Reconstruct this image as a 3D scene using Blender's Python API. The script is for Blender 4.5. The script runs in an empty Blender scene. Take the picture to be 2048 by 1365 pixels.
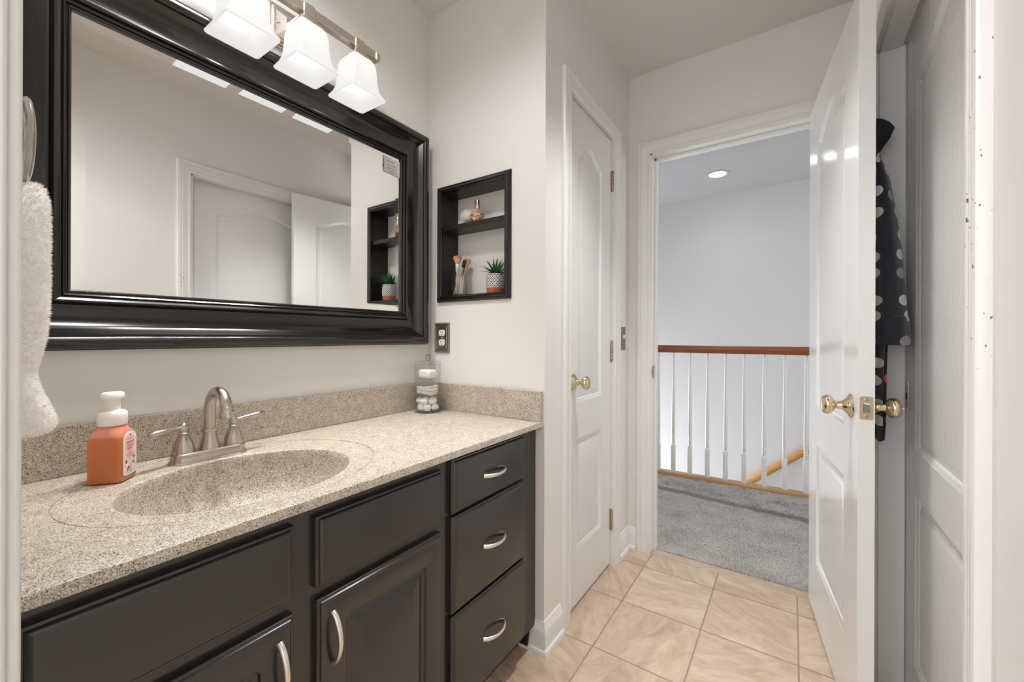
import bpy, math, random
from mathutils import Vector, Matrix
random.seed(7)
S = bpy.context.scene
C = S.collection
PI = math.pi

# ------------------------------------------------------------------ camera
cd = bpy.data.cameras.new('camera')
cam = bpy.data.objects.new('camera', cd)
C.objects.link(cam)
cam.matrix_world = (Matrix.Translation((1.267, -1.2445, 1.0914)) @ Matrix.Rotation(0.596, 4, 'Z')
                    @ Matrix.Rotation(PI / 2, 4, 'X') @ Matrix.Rotation(0.0034, 4, 'Z'))
cd.sensor_width = 36.0
cd.lens = 36.0 * 826.0 / 2048.0
cd.shift_y = -8.4 / 2048.0
cd.clip_start = 0.01
S.camera = cam
S.cycles.transparent_max_bounces = 40
S.cycles.max_bounces = 14
S.cycles.diffuse_bounces = 7
# ------------------------------------------------------------------ world, lights, exposure
W = bpy.data.worlds.new('world')
S.world = W
W.use_nodes = True
W.node_tree.nodes['Background'].inputs[0].default_value = (0.80, 0.90, 1.0, 1)
W.node_tree.nodes['Background'].inputs[1].default_value = 1.2
S.view_settings.view_transform = 'Standard'
S.view_settings.look = 'None'
S.view_settings.exposure = 0.97
S.view_settings.gamma = 1.0
S.view_settings.use_curve_mapping = False


def light(name, kind, loc, energy, color, size=0.1, sy=None, rot=(0, 0, 0), **kw):
    d = bpy.data.lights.new(name, kind)
    d.energy = energy
    d.color = color
    if kind == 'AREA':
        d.shape = 'RECTANGLE'
        d.size = size
        d.size_y = sy or size
    else:
        d.shadow_soft_size = size
    for k, v in kw.items():
        setattr(d, k, v)
    o = bpy.data.objects.new(name, d)
    C.objects.link(o)
    o.location = loc
    o.rotation_euler = rot
    return o


# added fill light inside the unseen tub room window, behind the camera
light('tub_room_fill', 'AREA', (0.95, -3.12, 1.45), 8, (1.0, 1.0, 1.02), 1.3, 1.3, (PI / 2, 0, 0))
# added fill panel under the unseen tub room ceiling
light('tub_room_ceiling_fill', 'AREA', (0.5, -2.2, 2.40), 13, (1.0, 1.0, 1.0), 0.5, 0.5, (0, 0, 0))
# added spot without a fixture, out of view, brightening floor and closet side
light('room_fill_spot', 'SPOT', (0.98, 0.10, 2.425), 53, (1.0, 1.0, 1.0), 0.09, spot_size=1.42, spot_blend=0.85)
light('counter_fill_spot', 'SPOT', (0.50, -0.82, 2.42), 18, (1.0, 1.0, 1.0), 0.09, spot_size=2.7, spot_blend=0.6)  # second added spot, out of view, lifting the counter and niche wall
# daylight of the stairwell, from its tall window at the left
light('stair_daylight', 'AREA', (-1.5, 2.55, -0.6), 62, (0.92, 0.96, 1.0), 0.8, 2.6, (PI / 2, 0, -PI / 2))
# added fill at the right end of the hall, brightens the carpet
light('landing_fill', 'AREA', (3.1, 1.65, 1.7), 15, (0.97, 0.985, 1.0), 1.0, 1.2, (math.radians(55), 0, PI / 2))

CX, CY, CH = 1.267, -1.2445, 1.0914
YF, XE, HC, XR = 0.879, 0.56, 2.436, 1.49


# ------------------------------------------------------------------ mesh builder
class MB:
    def __init__(s):
        s.v = []; s.f = []; s.m = []; s.mi = 0

    def add(s, vs, fs):
        n = len(s.v)
        s.v += [tuple(p) for p in vs]
        s.f += [tuple(i + n for i in f) for f in fs]
        s.m += [s.mi] * len(fs)
        return s

    def box(s, x0, x1, y0, y1, z0, z1):
        return s.add([(x0, y0, z0), (x1, y0, z0), (x1, y1, z0), (x0, y1, z0), (x0, y0, z1), (x1, y0, z1), (x1, y1, z1), (x0, y1, z1)],
                     [(3, 2, 1, 0), (4, 5, 6, 7), (0, 1, 5, 4), (1, 2, 6, 5), (2, 3, 7, 6), (3, 0, 4, 7)])

    def loops(s, L, closed=True, cap0=True, cap1=True):
        """skin a list of equally long point loops"""
        n = len(L[0]); vs = [p for l in L for p in l]; fs = []
        for i in range(len(L) - 1):
            for j in range(n if closed else n - 1):
                k = (j + 1) % n
                fs.append((i * n + j, i * n + k, (i + 1) * n + k, (i + 1) * n + j))
        if cap0: fs.append(tuple(range(n - 1, -1, -1)))
        if cap1: fs.append(tuple((len(L) - 1) * n + j for j in range(n)))
        return s.add(vs, fs)

    def lathe(s, prof, o=(0, 0, 0), axis=(0, 0, 1), n=32, sx=1.0, cap0=True, cap1=True):
        a = Vector(axis).normalized()
        u = a.orthogonal().normalized() if abs(a.z) < .9 else Vector((1, 0, 0))
        w = a.cross(u)
        L = []
        for r, h in prof:
            L.append([Vector(o) + a * h + (u * math.cos(2 * PI * j / n) * sx + w * math.sin(2 * PI * j / n)) * max(r, 1e-5) for j in range(n)])
        return s.loops(L, True, cap0, cap1)

    def tube(s, pts, r, n=12, flat=1.0, up=None):
        pts = [Vector(p) for p in pts]
        R = r if isinstance(r, (list, tuple)) else [r] * len(pts)
        L = []; prev = None
        for i, p in enumerate(pts):
            t = (pts[min(i + 1, len(pts) - 1)] - pts[max(i - 1, 0)]).normalized()
            if prev is None:
                u = (Vector(up) if up else t.orthogonal())
                u = (u - t * u.dot(t)).normalized()
            else:
                u = (prev - t * prev.dot(t)).normalized()
            prev = u
            w = t.cross(u)
            L.append([p + (u * math.cos(2 * PI * j / n) * flat + w * math.sin(2 * PI * j / n)) * R[i] for j in range(n)])
        return s.loops(L)

    def sphere(s, o, r, n=20, sc=(1, 1, 1)):
        m = n // 2
        L = [[(o[0] + r * sc[0] * math.sin(PI * i / m) * math.cos(2 * PI * j / n), o[1] + r * sc[1] * math.sin(PI * i / m) * math.sin(2 * PI * j / n),
               o[2] - r * sc[2] * math.cos(PI * i / m)) for j in range(n)] for i in range(1, m)]
        return s.loops(L)

    def mitre(s, path, prof, fn, closed=True, caps=True):
        """sweep profile (outward offset, height) round a 2D path; fn(a, b, h) -> xyz"""
        n = len(path); L = []
        P = [Vector(p) for p in path]
        for i in range(n):
            if closed or 0 < i < n - 1:
                a = (P[i] - P[i - 1]).normalized(); b = (P[(i + 1) % n] - P[i]).normalized()
                na = Vector((a.y, -a.x)); nb = Vector((b.y, -b.x))
                m = (na + nb); m = m / max(1e-6, m.dot(na))
            else:
                a = (P[1] - P[0]).normalized() if i == 0 else (P[i] - P[i - 1]).normalized()
                m = Vector((a.y, -a.x))
            L.append([fn(*(P[i] + m * w), h) for w, h in prof])
        if closed: L.append(L[0])
        return s.loops(L, False if prof[0] != prof[-1] else False, caps and not closed, caps and not closed)


def obj(name, mb, mat, parent=None, bevel=0, seg=2, smooth=35, sub=0, loc=None):
    """ONE mesh object; mesh given in world space (or in parent space when the parent is rotated)"""
    me = bpy.data.meshes.new(name)
    off = Vector((0, 0, 0))
    if parent is not None and parent.get('_w'):
        off = Vector(parent['_w'])
    if loc is not None:
        off = Vector(loc)
    me.from_pydata([tuple(Vector(p) - off) for p in mb.v], [], mb.f)
    mats = mat if isinstance(mat, (list, tuple)) else [mat]
    for m in mats: me.materials.append(m)
    if len(mats) > 1:
        me.polygons.foreach_set('material_index', mb.m)
    me.update()
    import bmesh
    b = bmesh.new(); b.from_mesh(me)
    bmesh.ops.recalc_face_normals(b, faces=b.faces)
    b.to_mesh(me); b.free()
    if smooth:
        me.polygons.foreach_set('use_smooth', [True] * len(me.polygons))
        me.set_sharp_from_angle(angle=math.radians(smooth))
    o = bpy.data.objects.new(name, me)
    C.objects.link(o)
    if parent is not None:
        o.parent = parent
        if parent.type == 'MESH' and parent.get('_w'):
            pass
        o['_w'] = tuple(off)
        if parent.get('_w') and loc is not None:
            o.location = Vector(loc) - Vector(parent['_w'])
    else:
        o.location = off
        o['_w'] = tuple(off)
    if bevel:
        m = o.modifiers.new('bevel', 'BEVEL'); m.width = bevel; m.segments = seg; m.limit_method = 'ANGLE'; m.angle_limit = math.radians(40)
    if sub:
        m = o.modifiers.new('sub', 'SUBSURF'); m.levels = sub; m.render_levels = sub
    return o


def thing(name, label, cat, loc=(0, 0, 0), rz=0.0, group=None, local=False):
    o = bpy.data.objects.new(name, None)
    C.objects.link(o)
    o.empty_display_size = 0.05
    o.location = loc
    o.rotation_euler = (0, 0, rz)
    o['label'] = label; o['category'] = cat
    if group: o['group'] = group
    o['_w'] = (0.0, 0.0, 0.0) if local else tuple(loc)
    return o


def tag(o, label, cat, group=None):
    o['label'] = label; o['category'] = cat
    if group: o['group'] = group
    return o


def struct(o):
    o['kind'] = 'structure'
    return o


def copy_tree(o, parent=None):
    c = o.copy(); C.objects.link(c)
    if parent: c.parent = parent
    for ch in list(o.children): copy_tree(ch, c)
    return c


# ------------------------------------------------------------------ materials
def new_mat(name):
    m = bpy.data.materials.new(name); m.use_nodes = True
    return m, m.node_tree, m.node_tree.nodes['Principled BSDF']


def N(t, kind, **kw):
    n = t.nodes.new(kind)
    for k, v in kw.items():
        if k.startswith('i_'):
            n.inputs[k[2:].replace('_', ' ')].default_value = v
        else:
            setattr(n, k, v)
    return n


def math_n(t, op, a, b=None, c=None):
    n = t.nodes.new('ShaderNodeMath'); n.operation = op
    for i, x in enumerate((a, b, c)):
        if x is None: continue
        if isinstance(x, (int, float)): n.inputs[i].default_value = x
        else: t.links.new(x, n.inputs[i])
    return n.outputs[0]


def ramp(t, fac, stops):
    r = t.nodes.new('ShaderNodeValToRGB')
    while len(r.color_ramp.elements) < len(stops): r.color_ramp.elements.new(0.5)
    for e, (p, c) in zip(r.color_ramp.elements, stops):
        e.position = p; e.color = (*c, 1)
    t.links.new(fac, r.inputs[0])
    return r.outputs[0]


def coord(t, scale=(1, 1, 1), kind='Object', loc=(0, 0, 0)):
    tc = t.nodes.new('ShaderNodeTexCoord'); mp = t.nodes.new('ShaderNodeMapping')
    mp.inputs['Scale'].default_value = scale
    mp.inputs['Location'].default_value = loc
    t.links.new(tc.outputs[kind], mp.inputs[0])
    return mp.outputs[0]


def noise(t, vec, scale, detail=2.0, rough=0.5, dist=0.0):
    n = t.nodes.new('ShaderNodeTexNoise')
    n.inputs['Scale'].default_value = scale; n.inputs['Detail'].default_value = detail
    n.inputs['Roughness'].default_value = rough; n.inputs['Distortion'].default_value = dist
    t.links.new(vec, n.inputs['Vector'])
    return n.outputs['Fac']


def bump(t, b, h, strength=0.2, dist=0.002):
    n = t.nodes.new('ShaderNodeBump'); n.inputs['Strength'].default_value = strength; n.inputs['Distance'].default_value = dist
    t.links.new(h, n.inputs['Height']); t.links.new(n.outputs[0], b.inputs['Normal'])


def mat(name, col, rough=0.5, metal=0.0, nscale=0, nstr=0.1, ndist=0.001, spec=0.5, coat=0.0, var=0.0, vscale=8):
    m, t, b = new_mat(name)
    b.inputs['Base Color'].default_value = (*col, 1)
    b.inputs['Roughness'].default_value = rough
    b.inputs['Metallic'].default_value = metal
    b.inputs['Specular IOR Level'].default_value = spec
    b.inputs['Coat Weight'].default_value = coat
    b.inputs['Coat Roughness'].default_value = 0.08
    if var:
        f = noise(t, coord(t), vscale, 3)
        t.links.new(ramp(t, f, [(0.3, tuple(c * (1 - var) for c in col)), (0.7, tuple(min(1, c * (1 + var)) for c in col))]), b.inputs['Base Color'])
    if nscale:
        bump(t, b, noise(t, coord(t), nscale, 3), nstr, ndist)
    return m


M = {}
M['wall'] = mat('wall_paint', (0.75, 0.732, 0.705), 0.42, nscale=180, nstr=0.12, ndist=0.0006, spec=0.35)
M['hallwall'] = mat('hall_paint', (0.60, 0.60, 0.605), 0.55, nscale=160, nstr=0.1, ndist=0.0006, spec=0.3)
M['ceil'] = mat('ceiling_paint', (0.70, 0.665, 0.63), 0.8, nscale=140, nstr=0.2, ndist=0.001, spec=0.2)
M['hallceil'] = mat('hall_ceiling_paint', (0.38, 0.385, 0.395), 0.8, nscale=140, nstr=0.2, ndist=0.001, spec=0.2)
M['trim'] = mat('white_trim_paint', (0.76, 0.755, 0.74), 0.28, nscale=90, nstr=0.04, ndist=0.0006)
M['black'] = mat('black_lacquer', (0.008, 0.0065, 0.0055), 0.22, nscale=60, nstr=0.015, ndist=0.0005, spec=0.65)
M['blackwood'] = mat('black_painted_wood', (0.010, 0.008, 0.007), 0.36, nscale=70, nstr=0.12, ndist=0.0006)
M['cab'] = mat('dark_cabinet_paint', (0.0175, 0.0152, 0.0132), 0.24, nscale=110, nstr=0.08, ndist=0.0005, spec=0.8)
M['nickel'] = mat('brushed_nickel', (0.53, 0.48, 0.43), 0.27, 1.0, nscale=220, nstr=0.03, ndist=0.0004)
M['fixture'] = mat('satin_nickel_fixture', (0.66, 0.60, 0.54), 0.33, 1.0, nscale=200, nstr=0.03, ndist=0.0004)
M['pull'] = mat('satin_pull', (0.80, 0.75, 0.68), 0.30, 1.0)
M['brass'] = mat('polished_brass', (0.76, 0.635, 0.44), 0.10, 1.0)
M['brassdull'] = mat('antique_brass', (0.42, 0.355, 0.26), 0.32, 1.0)
M['steel'] = mat('dull_steel', (0.45, 0.43, 0.40), 0.35, 1.0)
M['pewter'] = mat('pewter_plate', (0.30, 0.265, 0.215), 0.36, 0.9)
M['ivory'] = mat('ivory_plastic', (0.80, 0.77, 0.70), 0.35)
M['dark'] = mat('dark_slot', (0.01, 0.01, 0.01), 0.7)
M['whiteplastic'] = mat('white_plastic', (0.86, 0.84, 0.82), 0.32)
M['cotton'] = mat('cotton_white', (0.88, 0.87, 0.85), 0.95, nscale=300, nstr=0.5, ndist=0.002)
M['soapwhite'] = mat('white_soap', (0.90, 0.89, 0.87), 0.5)
M['terracotta'] = mat('terracotta', (0.45, 0.13, 0.05), 0.7)
M['leaf'] = mat('agave_leaf', (0.035, 0.13, 0.03), 0.38, var=0.45, vscale=60)
M['gold'] = mat('rose_gold', (0.82, 0.60, 0.45), 0.2, 1.0)
M['bristle'] = mat('tan_bristles', (0.55, 0.22, 0.11), 0.9, nscale=400, nstr=0.6, ndist=0.002, var=0.3, vscale=40)
M['bristle2'] = mat('pale_bristles', (0.68, 0.42, 0.26), 0.9, nscale=400, nstr=0.6, ndist=0.002)
M['bristle3'] = mat('black_bristles', (0.02, 0.017, 0.015), 0.8)
M['pinkstick'] = mat('rose_pink_handle', (0.75, 0.50, 0.50), 0.25)
M['woodstick'] = mat('pale_wood_handle', (0.72, 0.55, 0.38), 0.4)
M['magenta'] = mat('plum_pink_bristles', (0.35, 0.10, 0.16), 0.8)
M['pom'] = mat('ivory_pompom', (0.86, 0.83, 0.78), 0.95, nscale=500, nstr=0.8, ndist=0.003)
M['bottle_label'] = mat('pale_pink_label', (0.82, 0.60, 0.55), 0.45, var=0.14, vscale=35)
M['rim'] = mat('label_rim', (0.88, 0.80, 0.74), 0.4)
M['maroon'] = mat('maroon_ink', (0.25, 0.035, 0.03), 0.5)
M['rednk'] = mat('red_ink', (0.55, 0.10, 0.10), 0.5)
M['paleblue'] = mat('pale_grey_ink', (0.58, 0.61, 0.64), 0.5)
M['card'] = mat('cream_card', (0.60, 0.56, 0.54), 0.8, var=0.08, vscale=50)
M['ink'] = mat('grey_ink', (0.08, 0.09, 0.12), 0.7)
M['orange'] = mat('orange_red_ink', (0.55, 0.07, 0.03), 0.7)


def towel_mat():
    m, t, b = new_mat('white_terry')
    f = noise(t, coord(t), 140, 3)
    t.links.new(ramp(t, f, [(0.25, (0.84, 0.80, 0.76)), (0.7, (0.93, 0.915, 0.89))]), b.inputs['Base Color'])
    b.inputs['Roughness'].default_value = 1.0
    b.inputs['Sheen Weight'].default_value = 0.5
    b.inputs['Specular IOR Level'].default_value = 0.1
    return m
M['towel'] = towel_mat()


def stone_mat():
    m, t, b = new_mat('speckled_cultured_granite')
    v = coord(t)
    vo = N(t, 'ShaderNodeTexVoronoi'); vo.inputs['Scale'].default_value = 760
    t.links.new(v, vo.inputs['Vector'])
    sep = N(t, 'ShaderNodeSeparateColor'); t.links.new(vo.outputs['Color'], sep.inputs[0])
    big = noise(t, v, 42, 2)
    f = math_n(t, 'ADD', sep.outputs[0], math_n(t, 'MULTIPLY', math_n(t, 'SUBTRACT', big, 0.5), 0.35))
    c = ramp(t, f, [(0.0, (0.058, 0.044, 0.030)), (0.09, (0.125, 0.097, 0.068)), (0.19, (0.345, 0.287, 0.222)), (0.55, (0.475, 0.412, 0.338)), (0.85, (0.62, 0.565, 0.488)), (1.0, (0.75, 0.70, 0.63))])
    t.links.new(c, b.inputs['Base Color'])
    b.inputs['Roughness'].default_value = 0.42
    b.inputs['Specular IOR Level'].default_value = 0.45
    bump(t, b, sep.outputs[1], 0.05, 0.0005)
    return m
M['stone'] = stone_mat()


def tile_mat():
    m, t, b = new_mat('beige_ceramic_tile')
    v = coord(t)
    s = N(t, 'ShaderNodeSeparateXYZ'); t.links.new(v, s.inputs[0])
    px = math_n(t, 'DIVIDE', math_n(t, 'SUBTRACT', s.outputs[0], 0.687 - 3.005), 0.3005)
    py = math_n(t, 'DIVIDE', math_n(t, 'SUBTRACT', s.outputs[1], 0.1235 - 4.575), 0.305)
    ex = math_n(t, 'MULTIPLY', math_n(t, 'PINGPONG', px, 0.5), 0.3005)
    ey = math_n(t, 'MULTIPLY', math_n(t, 'PINGPONG', py, 0.5), 0.305)
    wob = math_n(t, 'MULTIPLY', math_n(t, 'SUBTRACT', noise(t, v, 90, 2), 0.5), 0.0014)
    d = math_n(t, 'ADD', math_n(t, 'MINIMUM', ex, ey), wob)
    grout = N(t, 'ShaderNodeMapRange'); grout.inputs['From Min'].default_value = 0.0018; grout.inputs['From Max'].default_value = 0.0034
    t.links.new(d, grout.inputs['Value'])
    cell = N(t, 'ShaderNodeCombineXYZ')
    t.links.new(math_n(t, 'FLOOR', px), cell.inputs[0]); t.links.new(math_n(t, 'FLOOR', py), cell.inputs[1])
    wn = N(t, 'ShaderNodeTexWhiteNoise'); t.links.new(cell.outputs[0], wn.inputs['Vector'])
    # every tile gets its own offset into the cloud
    off = N(t, 'ShaderNodeVectorMath', operation='SCALE'); t.links.new(wn.outputs['Color'], off.inputs[0]); off.inputs['Scale'].default_value = 7.0
    vv = N(t, 'ShaderNodeVectorMath', operation='ADD'); t.links.new(v, vv.inputs[0]); t.links.new(off.outputs[0], vv.inputs[1])
    rot = N(t, 'ShaderNodeVectorRotate', rotation_type='Z_AXIS'); t.links.new(vv.outputs[0], rot.inputs['Vector'])
    t.links.new(math_n(t, 'MULTIPLY', wn.outputs['Value'], 6.28), rot.inputs['Angle'])
    st = N(t, 'ShaderNodeMapping'); st.inputs['Scale'].default_value = (1, 2.6, 1); t.links.new(rot.outputs[0], st.inputs[0])
    cl = noise(t, st.outputs[0], 7.5, 7, 0.66, 0.9)
    vein = noise(t, st.outputs[0], 15, 4, 0.55, 2.6)
    vl = math_n(t, 'ABSOLUTE', math_n(t, 'SUBTRACT', vein, 0.5))
    vm = N(t, 'ShaderNodeMapRange'); vm.inputs['From Min'].default_value = 0.0; vm.inputs['From Max'].default_value = 0.018
    vm.inputs['To Min'].default_value = 0.12; vm.inputs['To Max'].default_value = 0.0
    t.links.new(vl, vm.inputs['Value'])
    f = math_n(t, 'ADD', math_n(t, 'ADD', cl, vm.outputs[0]), math_n(t, 'MULTIPLY', math_n(t, 'SUBTRACT', wn.outputs['Value'], 0.5), 0.10))
    c = ramp(t, f, [(0.28, (0.42, 0.30, 0.205)), (0.45, (0.53, 0.395, 0.285)), (0.6, (0.61, 0.475, 0.36)), (0.78, (0.70, 0.59, 0.485))])
    mx = N(t, 'ShaderNodeMix', data_type='RGBA')
    t.links.new(grout.outputs[0], mx.inputs['Factor'])
    mx.inputs['A'].default_value = (0.33, 0.25, 0.18, 1)
    t.links.new(c, mx.inputs['B'])
    t.links.new(mx.outputs['Result'], b.inputs['Base Color'])
    rr = N(t, 'ShaderNodeMapRange'); t.links.new(grout.outputs[0], rr.inputs['Value']); rr.inputs['To Min'].default_value = 0.9; rr.inputs['To Max'].default_value = 0.38
    t.links.new(rr.outputs[0], b.inputs['Roughness'])
    h = math_n(t, 'ADD', math_n(t, 'MULTIPLY', grout.outputs[0], 1.0), math_n(t, 'MULTIPLY', cl, 0.5))
    bump(t, b, h, 0.5, 0.002)
    return m
M['tile'] = tile_mat()


def carpet_mat():
    m, t, b = new_mat('grey_beige_carpet')
    v = coord(t)
    a = noise(t, v, 260, 3, 0.7)
    bg = noise(t, v, 6, 2)
    f = math_n(t, 'ADD', a, math_n(t, 'MULTIPLY', math_n(t, 'SUBTRACT', bg, 0.5), 0.18))
    t.links.new(ramp(t, f, [(0.36, (0.17, 0.15, 0.135)), (0.46, (0.53, 0.49, 0.46)), (0.58, (0.84, 0.80, 0.76))]), b.inputs['Base Color'])
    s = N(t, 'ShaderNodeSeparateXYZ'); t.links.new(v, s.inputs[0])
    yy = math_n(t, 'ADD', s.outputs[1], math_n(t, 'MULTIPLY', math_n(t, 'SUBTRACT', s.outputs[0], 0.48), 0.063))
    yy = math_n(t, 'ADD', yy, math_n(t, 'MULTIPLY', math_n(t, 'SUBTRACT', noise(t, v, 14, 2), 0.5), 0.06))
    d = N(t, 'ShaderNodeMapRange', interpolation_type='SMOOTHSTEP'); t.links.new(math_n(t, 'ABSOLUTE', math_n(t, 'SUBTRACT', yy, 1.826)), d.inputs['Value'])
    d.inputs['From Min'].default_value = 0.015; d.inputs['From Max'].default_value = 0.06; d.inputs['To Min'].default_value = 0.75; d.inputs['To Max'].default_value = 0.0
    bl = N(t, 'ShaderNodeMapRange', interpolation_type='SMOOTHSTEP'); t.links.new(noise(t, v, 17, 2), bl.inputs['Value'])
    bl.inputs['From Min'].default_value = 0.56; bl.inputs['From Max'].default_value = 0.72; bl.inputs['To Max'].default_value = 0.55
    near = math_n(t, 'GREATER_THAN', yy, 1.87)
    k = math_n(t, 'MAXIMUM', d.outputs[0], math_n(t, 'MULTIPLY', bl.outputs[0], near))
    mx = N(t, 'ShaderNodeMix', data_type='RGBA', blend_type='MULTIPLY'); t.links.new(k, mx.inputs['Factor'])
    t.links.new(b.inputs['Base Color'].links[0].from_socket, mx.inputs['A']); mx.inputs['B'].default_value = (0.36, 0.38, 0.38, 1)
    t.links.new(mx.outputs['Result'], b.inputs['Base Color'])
    b.inputs['Roughness'].default_value = 1.0
    b.inputs['Specular IOR Level'].default_value = 0.05
    bump(t, b, a, 1.0, 0.012)
    return m
M['carpet'] = carpet_mat()


def oak_mat(name, c0, c1, axis=0):
    m, t, b = new_mat(name)
    sc = [55, 55, 55]; sc[axis] = 2.5
    f = noise(t, coord(t, tuple(sc)), 1.0, 4, 0.6, 0.6)
    t.links.new(ramp(t, f, [(0.3, c0), (0.7, c1)]), b.inputs['Base Color'])
    b.inputs['Roughness'].default_value = 0.28
    return m
M['oak'] = oak_mat('red_oak_varnish', (0.20, 0.055, 0.016), (0.34, 0.115, 0.035))
M['oaklight'] = oak_mat('golden_oak_varnish', (0.40, 0.19, 0.065), (0.58, 0.31, 0.12))


def door_mat(name, strength, rough=0.2):
    m, t, b = new_mat(name)
    b.inputs['Base Color'].default_value = (0.755, 0.755, 0.75, 1)
    b.inputs['Roughness'].default_value = rough
    v = coord(t, (1, 1, 0.055))
    w = noise(t, v, 85, 4, 0.6, 1.2)
    v2 = coord(t, (1, 1, 0.10))
    w2 = noise(t, v2, 22, 2, 0.5, 2.5)
    wv = N(t, 'ShaderNodeMath', operation='SINE'); t.links.new(math_n(t, 'MULTIPLY', w2, 70), wv.inputs[0])
    h = math_n(t, 'ADD', w, math_n(t, 'MULTIPLY', wv.outputs[0], 0.28))
    bump(t, b, h, strength, 0.0016)
    return m
M['door'] = door_mat('white_moulded_door', 0.07, 0.16)
M['grain'] = door_mat('white_woodgrain_door', 0.24, 0.26)


def chipped_mat():
    m, t, b = new_mat('chipped_white_trim')
    v = coord(t)
    s = N(t, 'ShaderNodeSeparateXYZ'); t.links.new(v, s.inputs[0])
    n1 = noise(t, coord(t, (1, 1, 0.6)), 105, 2, 0.6)
    n2 = noise(t, v, 3.5, 1)
    k = math_n(t, 'GREATER_THAN', math_n(t, 'ADD', n1, math_n(t, 'MULTIPLY', n2, 0.3)), 0.825)
    z0 = math_n(t, 'MULTIPLY', math_n(t, 'GREATER_THAN', s.outputs[2], 1.05), math_n(t, 'LESS_THAN', s.outputs[2], 1.50))
    k = math_n(t, 'MULTIPLY', k, z0)
    mx = N(t, 'ShaderNodeMix', data_type='RGBA'); t.links.new(k, mx.inputs['Factor'])
    mx.inputs['A'].default_value = (0.74, 0.735, 0.72, 1); mx.inputs['B'].default_value = (0.22, 0.15, 0.10, 1)
    t.links.new(mx.outputs['Result'], b.inputs['Base Color'])
    b.inputs['Roughness'].default_value = 0.3
    return m
M['chipped'] = chipped_mat()


def clear_mat(name, tint=(1, 1, 1), refl=1.0, rough=0.0):
    """clear glass / acrylic: transparent body with a Fresnel reflection"""
    m, t, b = new_mat(name)
    t.nodes.remove(b)
    out = [n for n in t.nodes if n.type == 'OUTPUT_MATERIAL'][0]
    tr = N(t, 'ShaderNodeBsdfTransparent'); tr.inputs[0].default_value = (*tint, 1)
    gl = N(t, 'ShaderNodeBsdfGlossy'); gl.inputs['Roughness'].default_value = rough
    fr = N(t, 'ShaderNodeLayerWeight'); fr.inputs['Blend'].default_value = 0.5
    mx = N(t, 'ShaderNodeMixShader')
    f5 = math_n(t, 'POWER', fr.outputs['Facing'], 4.5)
    t.links.new(math_n(t, 'MINIMUM', math_n(t, 'MULTIPLY', math_n(t, 'ADD', math_n(t, 'MULTIPLY', f5, 0.75), 0.045), refl), 1.0), mx.inputs[0]); t.links.new(tr.outputs[0], mx.inputs[1]); t.links.new(gl.outputs[0], mx.inputs[2])
    t.links.new(mx.outputs[0], out.inputs[0])
    return m
M['acrylic'] = clear_mat('clear_acrylic', (0.965, 0.965, 0.96), 1.4)
M['glassjar'] = clear_mat('clear_jar_glass', (0.93, 0.93, 0.925), 2.2)


def mirror_mat():
    m, t, b = new_mat('silvered_mirror')
    b.inputs['Base Color'].default_value = (0.90, 0.905, 0.895, 1); b.inputs['Metallic'].default_value = 1.0; b.inputs['Roughness'].default_value = 0.0
    return m
M['mirror'] = mirror_mat()


def frosted_mat():
    m, t, b = new_mat('frosted_shade_glass')
    t.nodes.remove(b)
    out = [n for n in t.nodes if n.type == 'OUTPUT_MATERIAL'][0]
    df = N(t, 'ShaderNodeBsdfDiffuse'); df.inputs[0].default_value = (0.9, 0.9, 0.88, 1)
    tl = N(t, 'ShaderNodeBsdfTranslucent'); tl.inputs[0].default_value = (0.92, 0.92, 0.90, 1)
    gl = N(t, 'ShaderNodeBsdfGlossy'); gl.inputs['Roughness'].default_value = 0.25
    df.inputs[0].default_value = (0.30, 0.30, 0.295, 1); tl.inputs[0].default_value = (0.36, 0.36, 0.355, 1)
    em = N(t, 'ShaderNodeEmission'); em.inputs[0].default_value = (1.0, 0.985, 0.96, 1); em.inputs[1].default_value = 0.30
    ad = N(t, 'ShaderNodeAddShader')
    m1 = N(t, 'ShaderNodeMixShader'); m1.inputs[0].default_value = 0.55
    m2 = N(t, 'ShaderNodeMixShader'); m2.inputs[0].default_value = 0.06
    t.links.new(df.outputs[0], m1.inputs[1]); t.links.new(tl.outputs[0], m1.inputs[2])
    t.links.new(m1.outputs[0], ad.inputs[0]); t.links.new(em.outputs[0], ad.inputs[1])
    t.links.new(ad.outputs[0], m2.inputs[1]); t.links.new(gl.outputs[0], m2.inputs[2]); t.links.new(m2.outputs[0], out.inputs[0])
    return m
M['frosted'] = frosted_mat()


def emit_mat(name, col, s):
    m, t, b = new_mat(name)
    b.inputs['Base Color'].default_value = (*col, 1)
    b.inputs['Emission Color'].default_value = (*col, 1); b.inputs['Emission Strength'].default_value = s
    return m
M['bulb'] = emit_mat('lit_bulb', (1.0, 0.95, 0.88), 4)
M['downlight'] = emit_mat('lit_downlight', (1.0, 0.95, 0.93), 9)


def soap_mat():
    m, t, b = new_mat('peach_liquid_soap_bottle')
    v = coord(t)
    s = N(t, 'ShaderNodeSeparateXYZ'); t.links.new(v, s.inputs[0])
    # liquid below the fill line, empty tinted plastic above
    f = N(t, 'ShaderNodeMapRange'); f.inputs['From Min'].default_value = 0.088; f.inputs['From Max'].default_value = 0.094
    t.links.new(s.outputs[2], f.inputs['Value'])
    c = ramp(t, f.outputs[0], [(0.0, (0.56, 0.175, 0.060)), (1.0, (0.70, 0.27, 0.18))])
    t.links.new(c, b.inputs['Base Color'])
    b.inputs['Roughness'].default_value = 0.16
    b.inputs['Subsurface Weight'].default_value = 0.6
    b.inputs['Subsurface Radius'].default_value = (0.03, 0.012, 0.006)
    b.inputs['Subsurface Scale'].default_value = 1.0
    return m
M['soap'] = soap_mat()


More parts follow.
